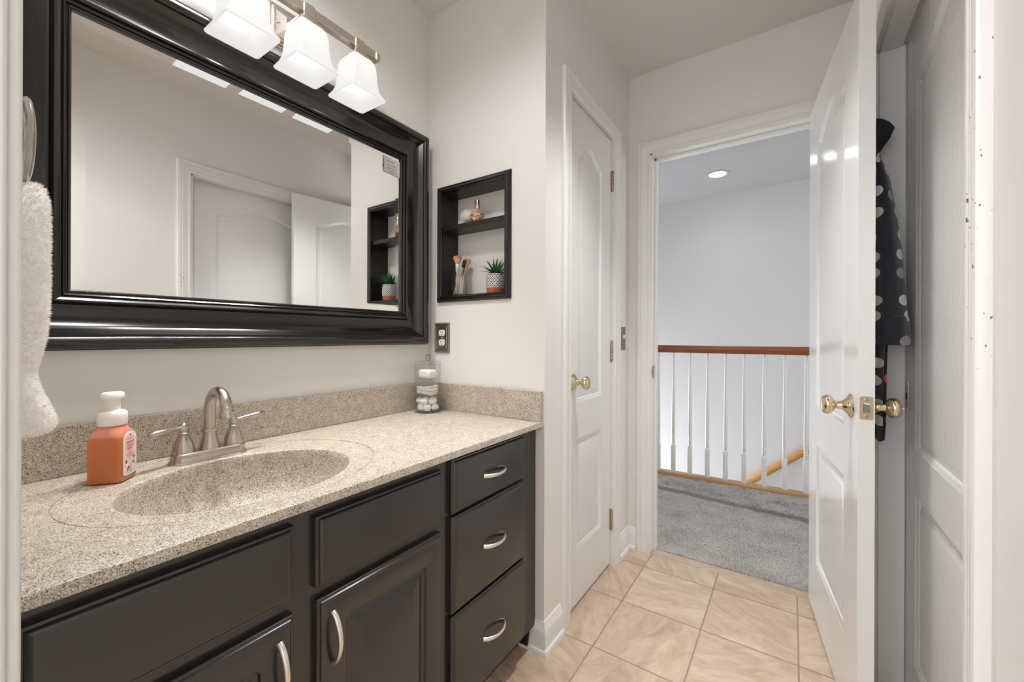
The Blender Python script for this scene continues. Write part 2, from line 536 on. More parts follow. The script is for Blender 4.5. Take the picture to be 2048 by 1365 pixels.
def frosted_plastic():
    m, t, b = new_mat('frosted_white_pump_plastic')
    b.inputs['Base Color'].default_value = (0.88, 0.83, 0.80, 1); b.inputs['Roughness'].default_value = 0.3
    b.inputs['Subsurface Weight'].default_value = 0.35; b.inputs['Subsurface Radius'].default_value = (0.02, 0.015, 0.012)
    return m
M['pump'] = frosted_plastic()


def robe_mat():
    m, t, b = new_mat('navy_polka_dot_fleece')
    sx_ = N(t, 'ShaderNodeSeparateXYZ'); t.links.new(coord(t), sx_.inputs[0])
    cb_ = N(t, 'ShaderNodeCombineXYZ')
    an_ = math_n(t, 'ARCTAN2', math_n(t, 'ADD', sx_.outputs[1], 0.02), math_n(t, 'SUBTRACT', sx_.outputs[0], 0.012))
    t.links.new(math_n(t, 'MULTIPLY', an_, 0.052), cb_.inputs[0])
    t.links.new(math_n(t, 'MULTIPLY', math_n(t, 'ADD', sx_.outputs[2], 0.37), 0.92), cb_.inputs[1])
    v = cb_.outputs[0]
    vo = N(t, 'ShaderNodeTexVoronoi'); vo.voronoi_dimensions = '2D'; vo.inputs['Scale'].default_value = 18.5; vo.inputs['Randomness'].default_value = 0.45
    t.links.new(v, vo.inputs['Vector'])
    dot = math_n(t, 'LESS_THAN', vo.outputs['Distance'], 0.255)
    sep = N(t, 'ShaderNodeSeparateColor'); t.links.new(vo.outputs['Color'], sep.inputs[0])
    dc = ramp(t, sep.outputs[0], [(0.0, (0.70, 0.05, 0.07)), (0.07, (0.70, 0.05, 0.07)), (0.075, (0.30, 0.25, 0.25)), (0.34, (0.30, 0.25, 0.25)), (0.345, (0.62, 0.58, 0.53)), (1.0, (0.66, 0.62, 0.57))])
    dc.node.color_ramp.interpolation = 'CONSTANT'
    mx = N(t, 'ShaderNodeMix', data_type='RGBA'); t.links.new(dot, mx.inputs['Factor'])
    mx.inputs['A'].default_value = (0.012, 0.010, 0.019, 1); t.links.new(dc, mx.inputs['B'])
    t.links.new(mx.outputs['Result'], b.inputs['Base Color'])
    b.inputs['Roughness'].default_value = 0.9; b.inputs['Sheen Weight'].default_value = 0.25
    bump(t, b, noise(t, coord(t), 260, 3), 0.5, 0.002)
    return m
M['robe'] = robe_mat()


def pot_mat():
    m, t, b = new_mat('navy_white_lattice_glaze')
    s = N(t, 'ShaderNodeSeparateXYZ'); t.links.new(coord(t), s.inputs[0])
    ang = math_n(t, 'ARCTAN2', s.outputs[1], s.outputs[0])
    u = math_n(t, 'MULTIPLY', ang, 9 / (2 * PI)); w = math_n(t, 'MULTIPLY', s.outputs[2], 1 / 0.027)
    au = math_n(t, 'PINGPONG', math_n(t, 'ADD', u, 50.0), 0.5); aw = math_n(t, 'PINGPONG', math_n(t, 'ADD', w, 50.15), 0.5)
    d = math_n(t, 'ABSOLUTE', math_n(t, 'SUBTRACT', math_n(t, 'ADD', au, aw), 0.5))
    line = math_n(t, 'LESS_THAN', d, 0.075)
    # small rosettes inside each diamond
    r1 = math_n(t, 'SQRT', math_n(t, 'ADD', math_n(t, 'MULTIPLY', au, au), math_n(t, 'MULTIPLY', aw, aw)))
    bu = math_n(t, 'SUBTRACT', 0.5, au); bw = math_n(t, 'SUBTRACT', 0.5, aw)
    r2 = math_n(t, 'SQRT', math_n(t, 'ADD', math_n(t, 'MULTIPLY', bu, bu), math_n(t, 'MULTIPLY', bw, bw)))
    rr = math_n(t, 'MINIMUM', r1, r2)
    pet = math_n(t, 'LESS_THAN', math_n(t, 'ABSOLUTE', math_n(t, 'SUBTRACT', rr, 0.17)), 0.05)
    core = math_n(t, 'LESS_THAN', rr, 0.06)
    k = math_n(t, 'MAXIMUM', math_n(t, 'MAXIMUM', line, pet), core)
    mx = N(t, 'ShaderNodeMix', data_type='RGBA'); t.links.new(k, mx.inputs['Factor'])
    mx.inputs['A'].default_value = (0.045, 0.05, 0.075, 1); mx.inputs['B'].default_value = (0.78, 0.78, 0.78, 1)
    t.links.new(mx.outputs['Result'], b.inputs['Base Color'])
    b.inputs['Roughness'].default_value = 0.3
    return m
M['pot'] = pot_mat()


def perfume_mat():
    m, t, b = new_mat('faceted_amber_perfume_glass')
    vo = N(t, 'ShaderNodeTexVoronoi'); vo.inputs['Scale'].default_value = 170; t.links.new(coord(t), vo.inputs['Vector'])
    sep = N(t, 'ShaderNodeSeparateColor'); t.links.new(vo.outputs['Color'], sep.inputs[0])
    t.links.new(ramp(t, sep.outputs[0], [(0.0, (0.20, 0.09, 0.05)), (0.35, (0.55, 0.30, 0.17)), (0.7, (0.80, 0.60, 0.46)), (1.0, (0.95, 0.88, 0.8))]), b.inputs['Base Color'])
    b.inputs['Roughness'].default_value = 0.08; b.inputs['Metallic'].default_value = 0.35
    return m
M['perfume'] = perfume_mat()

# ------------------------------------------------------------------ the setting
fl = struct(obj('floor', MB().box(0, 1.62, -3.2, 0.935, -0.06, 0), M['tile'], smooth=0))


def carpet():
    mb = MB(); nx, ny = 190, 110
    x0, x1, y0, y1 = -1.6, 3.2, 0.928, 2.15
    def slope(x): return (x - 0.379) * 0.0508
    vs = []
    rnd = random.Random(3)
    for j in range(ny + 1):
        for i in range(nx + 1):
            x = x0 + (x1 - x0) * i / nx
            y = y0 + (y1 + slope(x) - y0) * j / ny
            g = 0.004 * math.exp(-((y - 1.826 + 0.063 * (x - 0.48)) / 0.035) ** 2)
            vs.append((x, y, rnd.uniform(0.0, 0.007) + 0.003 - g))
    fs = [(j * (nx + 1) + i, j * (nx + 1) + i + 1, (j + 1) * (nx + 1) + i + 1, (j + 1) * (nx + 1) + i) for j in range(ny) for i in range(nx)]
    mb.add(vs, fs)
    # edges of the landing down to its underside
    mb.loops([[vs[i] for i in range(nx + 1)], [(p[0], p[1], 0.0) for p in vs[:nx + 1]], [(p[0], 0.934, -0.03) for p in vs[:nx + 1]], [(p[0], 0.990, -0.2) for p in vs[:nx + 1]]], False, False, False)
    return mb
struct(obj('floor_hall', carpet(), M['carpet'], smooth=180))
struct(obj('wall_landing', MB().add([(-1.6, 2.15 - 1.98 * .0508, 0.0), (3.2, 2.15 + 2.82 * .0508, 0.0), (3.2, 2.15 + 2.82 * .0508, -2.7), (-1.6, 2.15 - 1.98 * .0508, -2.7),
                                     (-1.6, 2.10 - 1.98 * .0508, 0.0), (3.2, 2.10 + 2.82 * .0508, 0.0), (3.2, 2.10 + 2.82 * .0508, -2.7), (-1.6, 2.10 - 1.98 * .0508, -2.7)],
                                    [(0, 1, 2, 3), (4, 5, 6, 7), (0, 1, 5, 4), (2, 3, 7, 6), (0, 3, 7, 4), (1, 2, 6, 5)]), M['hallwall'], smooth=0))
struct(obj('ceiling', MB().box(0, 1.62, -3.2, YF + 0.11, HC, HC + 0.1), M['ceil'], smooth=0))
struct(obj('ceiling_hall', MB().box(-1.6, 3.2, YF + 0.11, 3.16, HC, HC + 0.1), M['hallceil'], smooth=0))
struct(obj('wall_left', MB().box(-0.12, 0, -3.2, 0.12, 0, HC), M['wall'], smooth=0))
# niche wall: opening x .079-.394, z 1.257-1.677
nx0, nx1, nz0, nz1 = 0.070, 0.402, 1.248, 1.686
mb = MB().box(0, nx0, 0, 0.12, 0, HC).box(nx1, XE, 0, 0.12, 0, HC).box(nx0, nx1, 0, 0.12, 0, nz0).box(nx0, nx1, 0, 0.12, nz1, HC).box(nx0, nx1, 0.100, 0.12, nz0, nz1)
struct(obj('wall_niche', mb, M['wall'], smooth=0))
# closet wall with the closet door opening
dy0, dy1, dzt = 0.186, 0.657, 2.036
mb = MB().box(XE - 0.1, XE, 0.12, dy0, 0, HC).box(XE - 0.1, XE, dy1, YF, 0, HC).box(XE - 0.1, XE, dy0, dy1, dzt, HC)
struct(obj('wall_closet', mb, M['wall'], smooth=0))
# far wall with the doorway to the hall
fx0, fx1, fzt = 0.668, 1.378, 2.022
mb = MB().box(-1.6, fx0, YF, YF + 0.11, 0, HC).box(fx1, 3.2, YF, YF + 0.11, 0, HC).box(fx0, fx1, YF, YF + 0.11, fzt, HC)
mb.mi = 0
struct(obj('wall_far', mb, M['wall'], smooth=0))
# right wall with the pocket door opening
ry0, ry1, rzt = -0.36, 0.466, 1.985
mb = MB().box(XR, XR + 0.14, -3.2, ry0, 0, HC).box(XR, XR + 0.14, ry1, YF, 0, HC).box(XR, XR + 0.14, ry0, ry1, rzt, HC)
struct(obj('wall_right', mb, M['wall'], smooth=0))
# partition to the tub room (the camera stands in its doorway)
mb = MB().box(0, 0.738, -1.31, -1.199, 0, HC).box(0.738, XR, -1.31, -1.199, 2.06, HC)
struct(obj('wall_near', mb, M['wall'], smooth=0))
# tub room rear wall with window
mb = MB().box(0, 0.30, -3.32, -3.2, 0, HC).box(1.60, 1.63, -3.32, -3.2, 0, HC).box(0.30, 1.60, -3.32, -3.2, 0, 0.8).box(0.30, 1.60, -3.32, -3.2, 2.1, HC)
struct(obj('wall_rear', mb, M['wall'], smooth=0))
mb = MB().mitre([(0.30, 0.8), (1.60, 0.8), (1.60, 2.1), (0.30, 2.1)], [(0, 0.0), (0, 0.015), (0.06, 0.015), (0.06, 0.0)], lambda a, b, h: (a, -3.2 + h, b))
mb.box(0.93, 0.97, -3.27, -3.23, 0.8, 2.1)
struct(obj('window_1', mb, M['trim']))
# hall
struct(obj('wall_hall', MB().box(-1.6, 3.2, 3.06, 3.16, -2.7, HC), M['hallwall'], smooth=0))
struct(obj('wall_hall_left', MB().box(-1.72, -1.6, YF + 0.11, 3.16, -2.7, HC), M['hallwall'], smooth=0))
struct(obj('wall_hall_right', MB().box(3.2, 3.32, YF + 0.11, 3.16, -2.7, HC), M['hallwall'], smooth=0))
struct(obj('floor_downstairs', MB().box(-1.6, 3.2, 2.05, 3.06, -2.8, -2.7), M['oaklight'], smooth=0))
struct(obj('trim_1', MB().box(fx0 + 0.012, fx1 - 0.012, 0.872, 0.938, -0.004, 0.0025), mat('beige_threshold', (0.50, 0.385, 0.28), 0.4, var=0.1, vscale=20), bevel=0.003))

# casings, jambs
CASE = [(0.0, 0.0), (0.0, 0.0105), (0.003, 0.0125), (0.010, 0.0125), (0.0125, 0.0105), (0.018, 0.0115), (0.030, 0.0145), (0.040, 0.0165),
        (0.0425, 0.0145), (0.045, 0.0165), (0.0555, 0.018), (0.0615, 0.016), (0.0635, 0.012), (0.0635, 0.0)]


def casing(name, y0, y1, zt, fn, m):
    mb = MB().mitre([(y1, 0.0), (y1, zt), (y0, zt), (y0, 0.0)], CASE, fn, closed=False)
    return struct(obj(name, mb, m, smooth=30))
# path runs so that the outward normal points away from the opening
casing('trim_2', dy0 - 0.002, dy1 + 0.002, dzt - 0.002, lambda a, b, h: (XE + h, a, b), M['trim'])
casing('trim_3', fx0 + 0.003, fx1 - 0.003, fzt - 0.004, lambda a, b, h: (a, YF - h, b), M['trim'])
casing('trim_4', ry0 + 0.001, ry1 - 0.001, rzt - 0.002, lambda a, b, h: (XR - h, a, b), M['chipped'])
# near door jamb beside the camera, left
mb = MB().box(0.738, 0.750, -1.315, -1.198, 0, 2.06).box(0.750, 0.760, -1.315, -1.255, 0, 2.06)
mb.box(0.680, 0.744, -1.199, -1.1895, 0, 2.10)
struct(obj('trim_6', mb, M['trim'], bevel=0.003))


def jamb(name, x0, x1, y0, y1, zt, axis, m, extra=None):
    mb = MB(); t = 0.012
    if axis == 'x':   # opening runs along x
        mb.box(x0, x0 + t, y0, y1, 0, zt).box(x1 - t, x1, y0, y1, 0, zt).box(x0, x1, y0, y1, zt - t, zt)
    else:
        mb.box(x0, x1, y0, y0 + t, 0, zt).box(x0, x1, y1 - t, y1, 0, zt).box(x0, x1, y0, y1, zt - t, zt)
    if extra: extra(mb)
    return struct(obj(name, mb, m, bevel=0.0015))
def stops(mb):
    mb.box(fx0 + 0.012, fx0 + 0.022, YF + 0.045, YF + 0.08, 0, fzt - 0.012)
    mb.box(fx1 - 0.022, fx1 - 0.012, YF + 0.045, YF + 0.08, 0, fzt - 0.012)
    mb.box(fx0 + 0.012, fx1 - 0.012, YF + 0.045, YF + 0.08, fzt - 0.024, fzt - 0.012)
j = jamb('trim_7', fx0, fx1, YF - 0.001, YF + 0.112, fzt, 'x', M['trim'], stops)
# strike plate on the hall door jamb
obj('strike_plate', MB().box(fx0 + 0.012, fx0 + 0.0135, YF + 0.008, YF + 0.042, 0.885, 0.945).box(fx0 + 0.0135, fx0 + 0.0145, YF - 0.004, YF + 0.010, 0.898, 0.932), M['brassdull'], j)
casing('trim_8', fx0 + 0.003, fx1 - 0.003, fzt - 0.004, lambda a, b, h: (a, YF + 0.11 + h, b), M['trim'])
def rj(mb):
    pass
mb = MB()
mb.box(XR - 0.001, XR + 0.060, ry1 - 0.012, ry1, 0, rzt).box(XR - 0.001, XR + 0.060, ry0, ry0 + 0.012, 0, rzt)
mb.box(XR - 0.001, XR + 0.052, ry0, ry1, rzt - 0.010, rzt)
mb.box(XR + 0.060, XR + 0.14, ry1 - 0.004, ry1, 0, rzt)
struct(obj('trim_9', mb, M['trim'], bevel=0.0015))
# closet jamb
mb = MB().box(XE - 0.1, XE - 0.0005, dy0 - 0.001, dy0 + 0.0005, 0, dzt)
mb.box(XE - 0.06, XE - 0.046, dy0, dy1, dzt - 0.02, dzt)
struct(obj('trim_10', mb, M['trim']))


# baseboards
def base(name, path, fn):
    prof = [(0, 0.0), (0.021, 0.0), (0.021, 0.006), (0.0185, 0.016), (0.013, 0.021), (0.0125, 0.075), (0.011, 0.082), (0.006, 0.093), (0.004, 0.106), (0, 0.109)]
    L = []
    P = [Vector(p) for p in path]
    for i, p in enumerate(P):
        ns = []
        if i > 0: a = (P[i] - P[i - 1]).normalized(); ns.append(Vector((a.y, -a.x)))
        if i < len(P) - 1: a = (P[i + 1] - P[i]).normalized(); ns.append(Vector((a.y, -a.x)))
        m = sum(ns, Vector((0, 0))); m = m / max(1e-6, m.dot(ns[0]))
        L.append([(p.x + m.x * w, p.y + m.y * w, h) for w, h in prof])
    return struct(obj(name, MB().loops(L), M['trim'], smooth=30))
base('baseboard_niche', [(0.512, 0), (XE, 0), (XE, dy0 - 0.066)], None)
struct(obj('baseboard_toe', MB().loops([[(x, -w, h) for w, h in ((0.0, 0.0), (0.021, 0.0), (0.021, 0.006), (0.0185, 0.016), (0.013, 0.021), (0.0, 0.083))] for x in (0.468, 0.5118)]), M['trim'], smooth=30))
base('baseboard_closet', [(XE, dy1 + 0.066), (XE, YF), (fx0 - 0.061, YF)], None)
base('baseboard_right', [(XR, YF), (XR, ry1 + 0.064)], None)
base('baseboard_near', [(XR, ry0 - 0.064), (XR, -3.2)], None)
base('baseboard_hall', [(fx0 - 0.061, YF + 0.11), (-1.6, YF + 0.11)], None)


# ------------------------------------------------------------------ doors
def panel_outline(x0, x1, z0, z1, arch=0.0, n=28):
    pts = [(x0, z0), (x1, z0)]
    if arch:
        for i in range(n + 1):
            t = i / n
            s = abs(2 * t - 1)
            f = 0.5 * (1 + math.cos(PI * min(1, s / 0.92)))
            pts.append((x1 + (x0 - x1) * t, z1 + arch * f))
    else:
        pts += [(x1, z1), (x0, z1)]
    return pts


def inset(pts, d):
    n = len(pts); out = []
    P = [Vector(p) for p in pts]
    for i in range(n):
        a = (P[i] - P[i - 1]).normalized(); b = (P[(i + 1) % n] - P[i]).normalized()
        na = Vector((-a.y, a.x)); nb = Vector((-b.y, b.x))
        m = na + nb
        m = m / max(0.35, m.dot(na))
        out.append(tuple(P[i] + m * d))
    return out


def moulded_door(w, h, th, px0, px1, lo, up, arch, back=True):
    """two panel moulded door: local x across, y thickness (front at 0 facing -y), z up"""
    mb = MB()
    def face(y, sgn):
        def q(pts): mb.add([(a, y, b) for a, b in pts], [tuple(range(len(pts)))])
        q([(0, 0), (px0, 0), (px0, h), (0, h)]); q([(px1, 0), (w, 0), (w, h), (px1, h)])
        q([(px0, 0), (px1, 0), (px1, lo[0]), (px0, lo[0])]); q([(px0, lo[1]), (px1, lo[1]), (px1, up[0]), (px0, up[0])])
        ol = panel_outline(px0, px1, up[0], up[1], arch)
        top = ol[2:]
        for i in range(len(top) - 1):
            q([top[i + 1], top[i], (top[i][0], h), (top[i + 1][0], h)])
        for o in (ol, panel_outline(px0, px1, lo[0], lo[1])):
            L = []
            for d, dep in ((0, 0), (0.003, 0.0018), (0.010, 0.0040), (0.016, 0.0085), (0.021, 0.0088), (0.034, 0.0042), (0.042, 0.0030)):
                L.append([(a, y + sgn * dep, b) for a, b in (inset(o, d) if d else o)])
            mb.loops(L, True, False, True)
    face(0, 1)
    face(th, -1)
    mb.add([(0, 0, 0), (w, 0, 0), (w, th, 0), (0, th, 0), (0, 0, h), (w, 0, h), (w, th, h), (0, th, h)],
           [(0, 1, 2, 3), (4, 5, 6, 7), (0, 3, 7, 4), (1, 2, 6, 5)])
    return mb


def knob_mb(x, y, z, s, lock=False):
    """door knob, axis along local y; s = -1 towards -y"""
    pr = [(0.0325, 0.0), (0.0335, 0.002), (0.031, 0.005), (0.022, 0.010), (0.0145, 0.018), (0.0135, 0.020), (0.0115, 0.021), (0.0115, 0.024), (0.0105, 0.026), (0.0105, 0.036),
          (0.013, 0.038), (0.020, 0.041), (0.0255, 0.047), (0.0275, 0.053), (0.0262, 0.060), (0.022, 0.0655), (0.015, 0.068), (0.006, 0.069)]
    if lock: pr += [(0.005, 0.069), (0.005, 0.075), (0.002, 0.076)]
    return MB().lathe(pr, (x, y, z), (0, s, 0), 36)


# closet door
d1 = obj('door_1', moulded_door(0.466, 2.018, 0.035, 0.098, 0.352, (0.215, 0.665), (0.815, 1.836), 0.052), M['door'], smooth=25)
d1.location = (XE - 0.012, 0.189, 0.012); d1.rotation_euler = (0, 0, PI / 2); struct(d1)
d1['_w'] = (0, 0, 0)
obj('door_knob', knob_mb(0.062, 0, 0.90, -1), M['brass'], d1)


def hinge(z, parent, x, y, ang=0):
    mb = MB()
    for k in range(5):
        mb.lathe([(0.0062, 0.0), (0.0066, 0.001), (0.0066, 0.0162), (0.0062, 0.0172)], (x, y, z - 0.045 + k * 0.018), (0, 0, 1), 14)
    mb.lathe([(0.003, 0), (0.0062, 0.001), (0.0062, 0.004), (0.003, 0.006)], (x, y, z + 0.045), (0, 0, 1), 12)
    mb.lathe([(0.003, 0), (0.0062, 0.001), (0.0062, 0.004), (0.003, 0.006)], (x, y, z - 0.051), (0, 0, 1), 12)
    mb.box(x - 0.011, x, y + 0.001, y + 0.0055, z - 0.044, z + 0.044)
    return obj('hinge', mb, M['brassdull'], parent)
for z in (1.825, 1.014, 0.208): hinge(z, d1, 0.470, -0.006)

# hall door, standing open into the room
d2 = obj('door_2', moulded_door(0.705, 2.005, 0.035, 0.150, 0.563, (0.215, 0.672), (0.820, 1.830), 0.054), M['door'], smooth=25)
ang = math.atan2(-1.0, 0.1204)
d2.location = (1.3265, 0.868, 0.012); d2.rotation_euler = (0, 0, ang); struct(d2)
d2['_w'] = (0, 0, 0)
obj('door_knob', knob_mb(0.642, 0, 0.892, -1), M['brass'], d2)
obj('door_knob', knob_mb(0.642, 0.035, 0.892, 1, True), M['brass'], d2)


def latch():
    mb = MB()
    x = 0.705
    pts = []
    for cx_, cz, a0 in ((0.0265, 0.9215, 0), (0.0085, 0.9215, 90), (0.0085, 0.8705, 180), (0.0265, 0.8705, 270)):
        for k in range(6):
            a = math.radians(a0 + k * 18)
            pts.append((cx_ + 0.005 * math.cos(a), cz + 0.005 * math.sin(a)))
    mb.loops([[(x + d, a, b) for a, b in pts] for d in (-0.001, 0.0012)])
    return mb
lp = obj('latch_plate', latch(), mat('brushed_brass', (0.62, 0.50, 0.33), 0.34, 1.0), d2)
obj('latch_bolt', MB().add([(0.7062, 0.011, 0.884), (0.7062, 0.024, 0.884), (0.7062, 0.024, 0.908), (0.7062, 0.011, 0.908), (0.7085, 0.011, 0.884), (0.7160, 0.024, 0.884), (0.7160, 0.024, 0.908), (0.7085, 0.011, 0.908)],
                           [(0, 1, 2, 3), (4, 5, 6, 7), (0, 1, 5, 4), (1, 2, 6, 5), (2, 3, 7, 6), (3, 0, 4, 7)]), M['steel'], lp, bevel=0.002)
for z in (0.8745, 0.9175):
    mb = MB().lathe([(0.0045, 0.0), (0.0045, 0.0006), (0.003, 0.001)], (0.7060, 0.0175, z), (1, 0, 0), 16)
    obj('screw', mb, M['brassdull'], lp)
for z in (1.80, 1.0, 0.20): hinge(z, d2, -0.002, 0.041)

# pocket door in the right wall
d3 = obj('door_3', moulded_door(0.835, 1.99, 0.035, 0.125, 0.680, (0.165, 0.645), (0.765, 1.805), 0.062), M['grain'], smooth=25)
d3.location = (XR + 0.062, 0.465, 0.010); d3.rotation_euler = (0, 0, -PI / 2); struct(d3)
d3['_w'] = (0, 0, 0)
mb = MB()
mb.mitre([(0.016, 0.868), (0.046, 0.868), (0.046, 0.950), (0.016, 0.950)], [(-0.007, 0.0), (-0.007, 0.0018), (-0.001, 0.003), (0.0, 0.003), (0.001, 0.0)], lambda a, b, h: (a, -h, b))
pp = obj('flush_pull', mb, M['brassdull'], d3)
mb = MB().box(0.023, 0.039, -0.0008, 0.002, 0.875, 0.943).box(0.029, 0.033, -0.004, 0.0, 0.90, 0.918)
obj('pull_cup', mb, M['dark'], pp)


# ------------------------------------------------------------------ mirror
GY0, GY1, GZ0, GZ1 = -1.047, -0.166, 1.188, 1.777
mi = thing('wall_mirror', 'large rectangular mirror in a wide glossy black frame above the counter', 'mirror', (0.004, (GY0 + GY1) / 2, GZ0 - 0.128))
prof = [(0.0, 0.004), (0.0, 0.0125), (0.0025, 0.0165), (0.005, 0.0175), (0.0065, 0.0155), (0.0075, 0.0155), (0.009, 0.020), (0.012, 0.0225), (0.0145, 0.021), (0.0155, 0.0195), (0.0165, 0.0195),
        (0.018, 0.0245), (0.0225, 0.0275), (0.0265, 0.0265), (0.0295, 0.0225), (0.030, 0.0165), (0.032, 0.0125), (0.036, 0.0105), (0.048, 0.0095), (0.062, 0.0118), (0.075, 0.0175), (0.085, 0.026), (0.091, 0.0345),
        (0.0935, 0.0375), (0.0945, 0.0355), (0.0965, 0.0355), (0.098, 0.041), (0.1015, 0.0455), (0.107, 0.0482), (0.114, 0.0475), (0.1205, 0.044), (0.1245, 0.0385), (0.126, 0.0335), (0.1268, 0.032), (0.128, 0.032), (0.128, 0.004), (0.0, 0.004)]
mb = MB().mitre([(GY0, GZ0), (GY1, GZ0), (GY1, GZ1), (GY0, GZ1)], prof, lambda a, b, h: (h, a, b))
obj('frame', mb, M['black'], mi, smooth=28)
bw = 0.022
mb = MB()
o = [(GY0 - .004, GZ0 - .004), (GY1 + .004, GZ0 - .004), (GY1 + .004, GZ1 + .004), (GY0 - .004, GZ1 + .004)]
i_ = [(GY0 + bw, GZ0 + bw), (GY1 - bw, GZ0 + bw), (GY1 - bw, GZ1 - bw), (GY0 + bw, GZ1 - bw)]
mb.loops([[(0.0076, a, b) for a, b in o], [(0.0084, a, b) for a, b in i_]], True, True, True)
obj('glass', mb, M['mirror'], mi, smooth=0)
# note card tucked into the mirror corner
nc = thing('note_card', 'small cream note card with scribbled lines stuck in upper right mirror corner', 'card', (0.009, -0.207, 1.702))
mb = MB()
mb.add([(0.0090, -0.246, 1.705), (0.0090, -0.168, 1.703), (0.0090, -0.168, 1.764), (0.0090, -0.246, 1.768), (0.0098, -0.246, 1.705), (0.0098, -0.168, 1.703), (0.0098, -0.168, 1.764), (0.0098, -0.246, 1.768)],
       [(0, 1, 2, 3), (4, 5, 6, 7), (0, 1, 5, 4), (1, 2, 6, 5), (2, 3, 7, 6), (3, 0, 4, 7)])
cdm = obj('card_sheet', mb, M['card'], nc, smooth=0)
mb = MB(); rnd = random.Random(5)
for r, (zc, y0, y1) in enumerate(((1.751, -0.228, -0.196), (1.737, -0.229, -0.184), (1.7245, -0.228, -0.186), (1.714, -0.224, -0.182))):
    pts = []; n = 34
    for k in range(n):
        tt = k / (n - 1)
        pts.append((0.0100, y0 + (y1 - y0) * tt + 0.0014 * math.cos(k * 1.9), zc + 0.0030 * math.sin(k * 1.55 + r) * rnd.uniform(.4, 1.1)))
    mb.tube(pts, 0.0004, 5)
obj('handwriting', mb, M['ink'], nc)
mb = MB(); pts = [(0.0100, -0.2445 + 0.0008 * math.sin(k * 1.3), 1.709 + 0.048 * k / 10) for k in range(11)]
mb.tube(pts, [0.0006 + 0.0016 * math.sin(PI * k / 10) for k in range(11)], 6, flat=1.0)
obj('red_flourish', mb, M['orange'], nc)
mb = MB().tube([(0.0100, -0.244, 1.7062), (0.0100, -0.169, 1.7045)], 0.0005, 5)
obj('border_line', mb, M['maroon'], nc)

# ------------------------------------------------------------------ vanity light
VX, VZ = 0.116, 2.019
VY = (-0.764, -0.598, -0.432)
vl = thing('vanity_light', 'three shade brushed nickel vanity light on the wall above the mirror', 'wall light', (0.0, VY[1], VZ))


def sq(cx_, cy_, z, hx, hy, r, k=5):
    P = []
    for sx, sy, a0 in ((1, 1, 0), (-1, 1, 90), (-1, -1, 180), (1, -1, 270)):
        for i in range(k):
            a = math.radians(a0 + 90 * i / (k - 1))
            P.append((cx_ + sx * (hx - r) + r * math.cos(a), cy_ + sy * (hy - r) + r * math.sin(a), z))
    return P


mb = MB()
for d0, d1_, hh in ((0.0, 0.010, 0.062), (0.010, 0.016, 0.055), (0.016, 0.022, 0.047)):
    mb.box(d0, d1_, VY[1] - hh, VY[1] + hh, VZ - 0.012 - hh, VZ - 0.012 + hh)
# pyramid to the arm
h0, h1 = 0.040, 0.018
mb.loops([[(0.022, VY[1] + a * h0, VZ - .012 + b * h0) for a, b in ((-1, -1), (1, -1), (1, 1), (-1, 1))], [(0.040, VY[1] + a * h1, VZ - .012 + b * h1) for a, b in ((-1, -1), (1, -1), (1, 1), (-1, 1))]])
mb.box(0.040, VX, VY[1] - 0.010, VY[1] + 0.010, VZ - 0.020, VZ)
bp = obj('backplate', mb, M['fixture'], vl, bevel=0.002)
for s in (-1, 1):
    obj('screw', MB().lathe([(0.0055, 0), (0.0055, 0.004), (0.0035, 0.007), (0.001, 0.008)], (0.022, VY[1] + s * 0.034, VZ - 0.012), (1, 0, 0), 14), M['fixture'], bp)
mb = MB().box(VX - 0.0125, VX + 0.0125, VY[0] - 0.062, VY[2] + 0.062, VZ - 0.0125, VZ + 0.0125)
for y in VY:
    mb.box(VX - 0.0155, VX + 0.0155, y - 0.0155, y + 0.0155, VZ - 0.0155, VZ + 0.0155)
for s, y in ((-1, VY[0] - 0.062), (1, VY[2] + 0.062)):
    mb.box(VX - 0.016, VX + 0.016, min(y, y + s * 0.005), max(y, y + s * 0.005), VZ - 0.016, VZ + 0.016)
    mb.loops([[(VX + a * q, y + s * d, VZ + b * q) for a, b in ((-1, -1), (1, -1), (1, 1), (-1, 1))] for d, q in ((0.005, 0.0125), (0.012, 0.0125), (0.020, 0.009), (0.025, 0.003))])
obj('crossbar', mb, M['fixture'], vl, bevel=0.001)
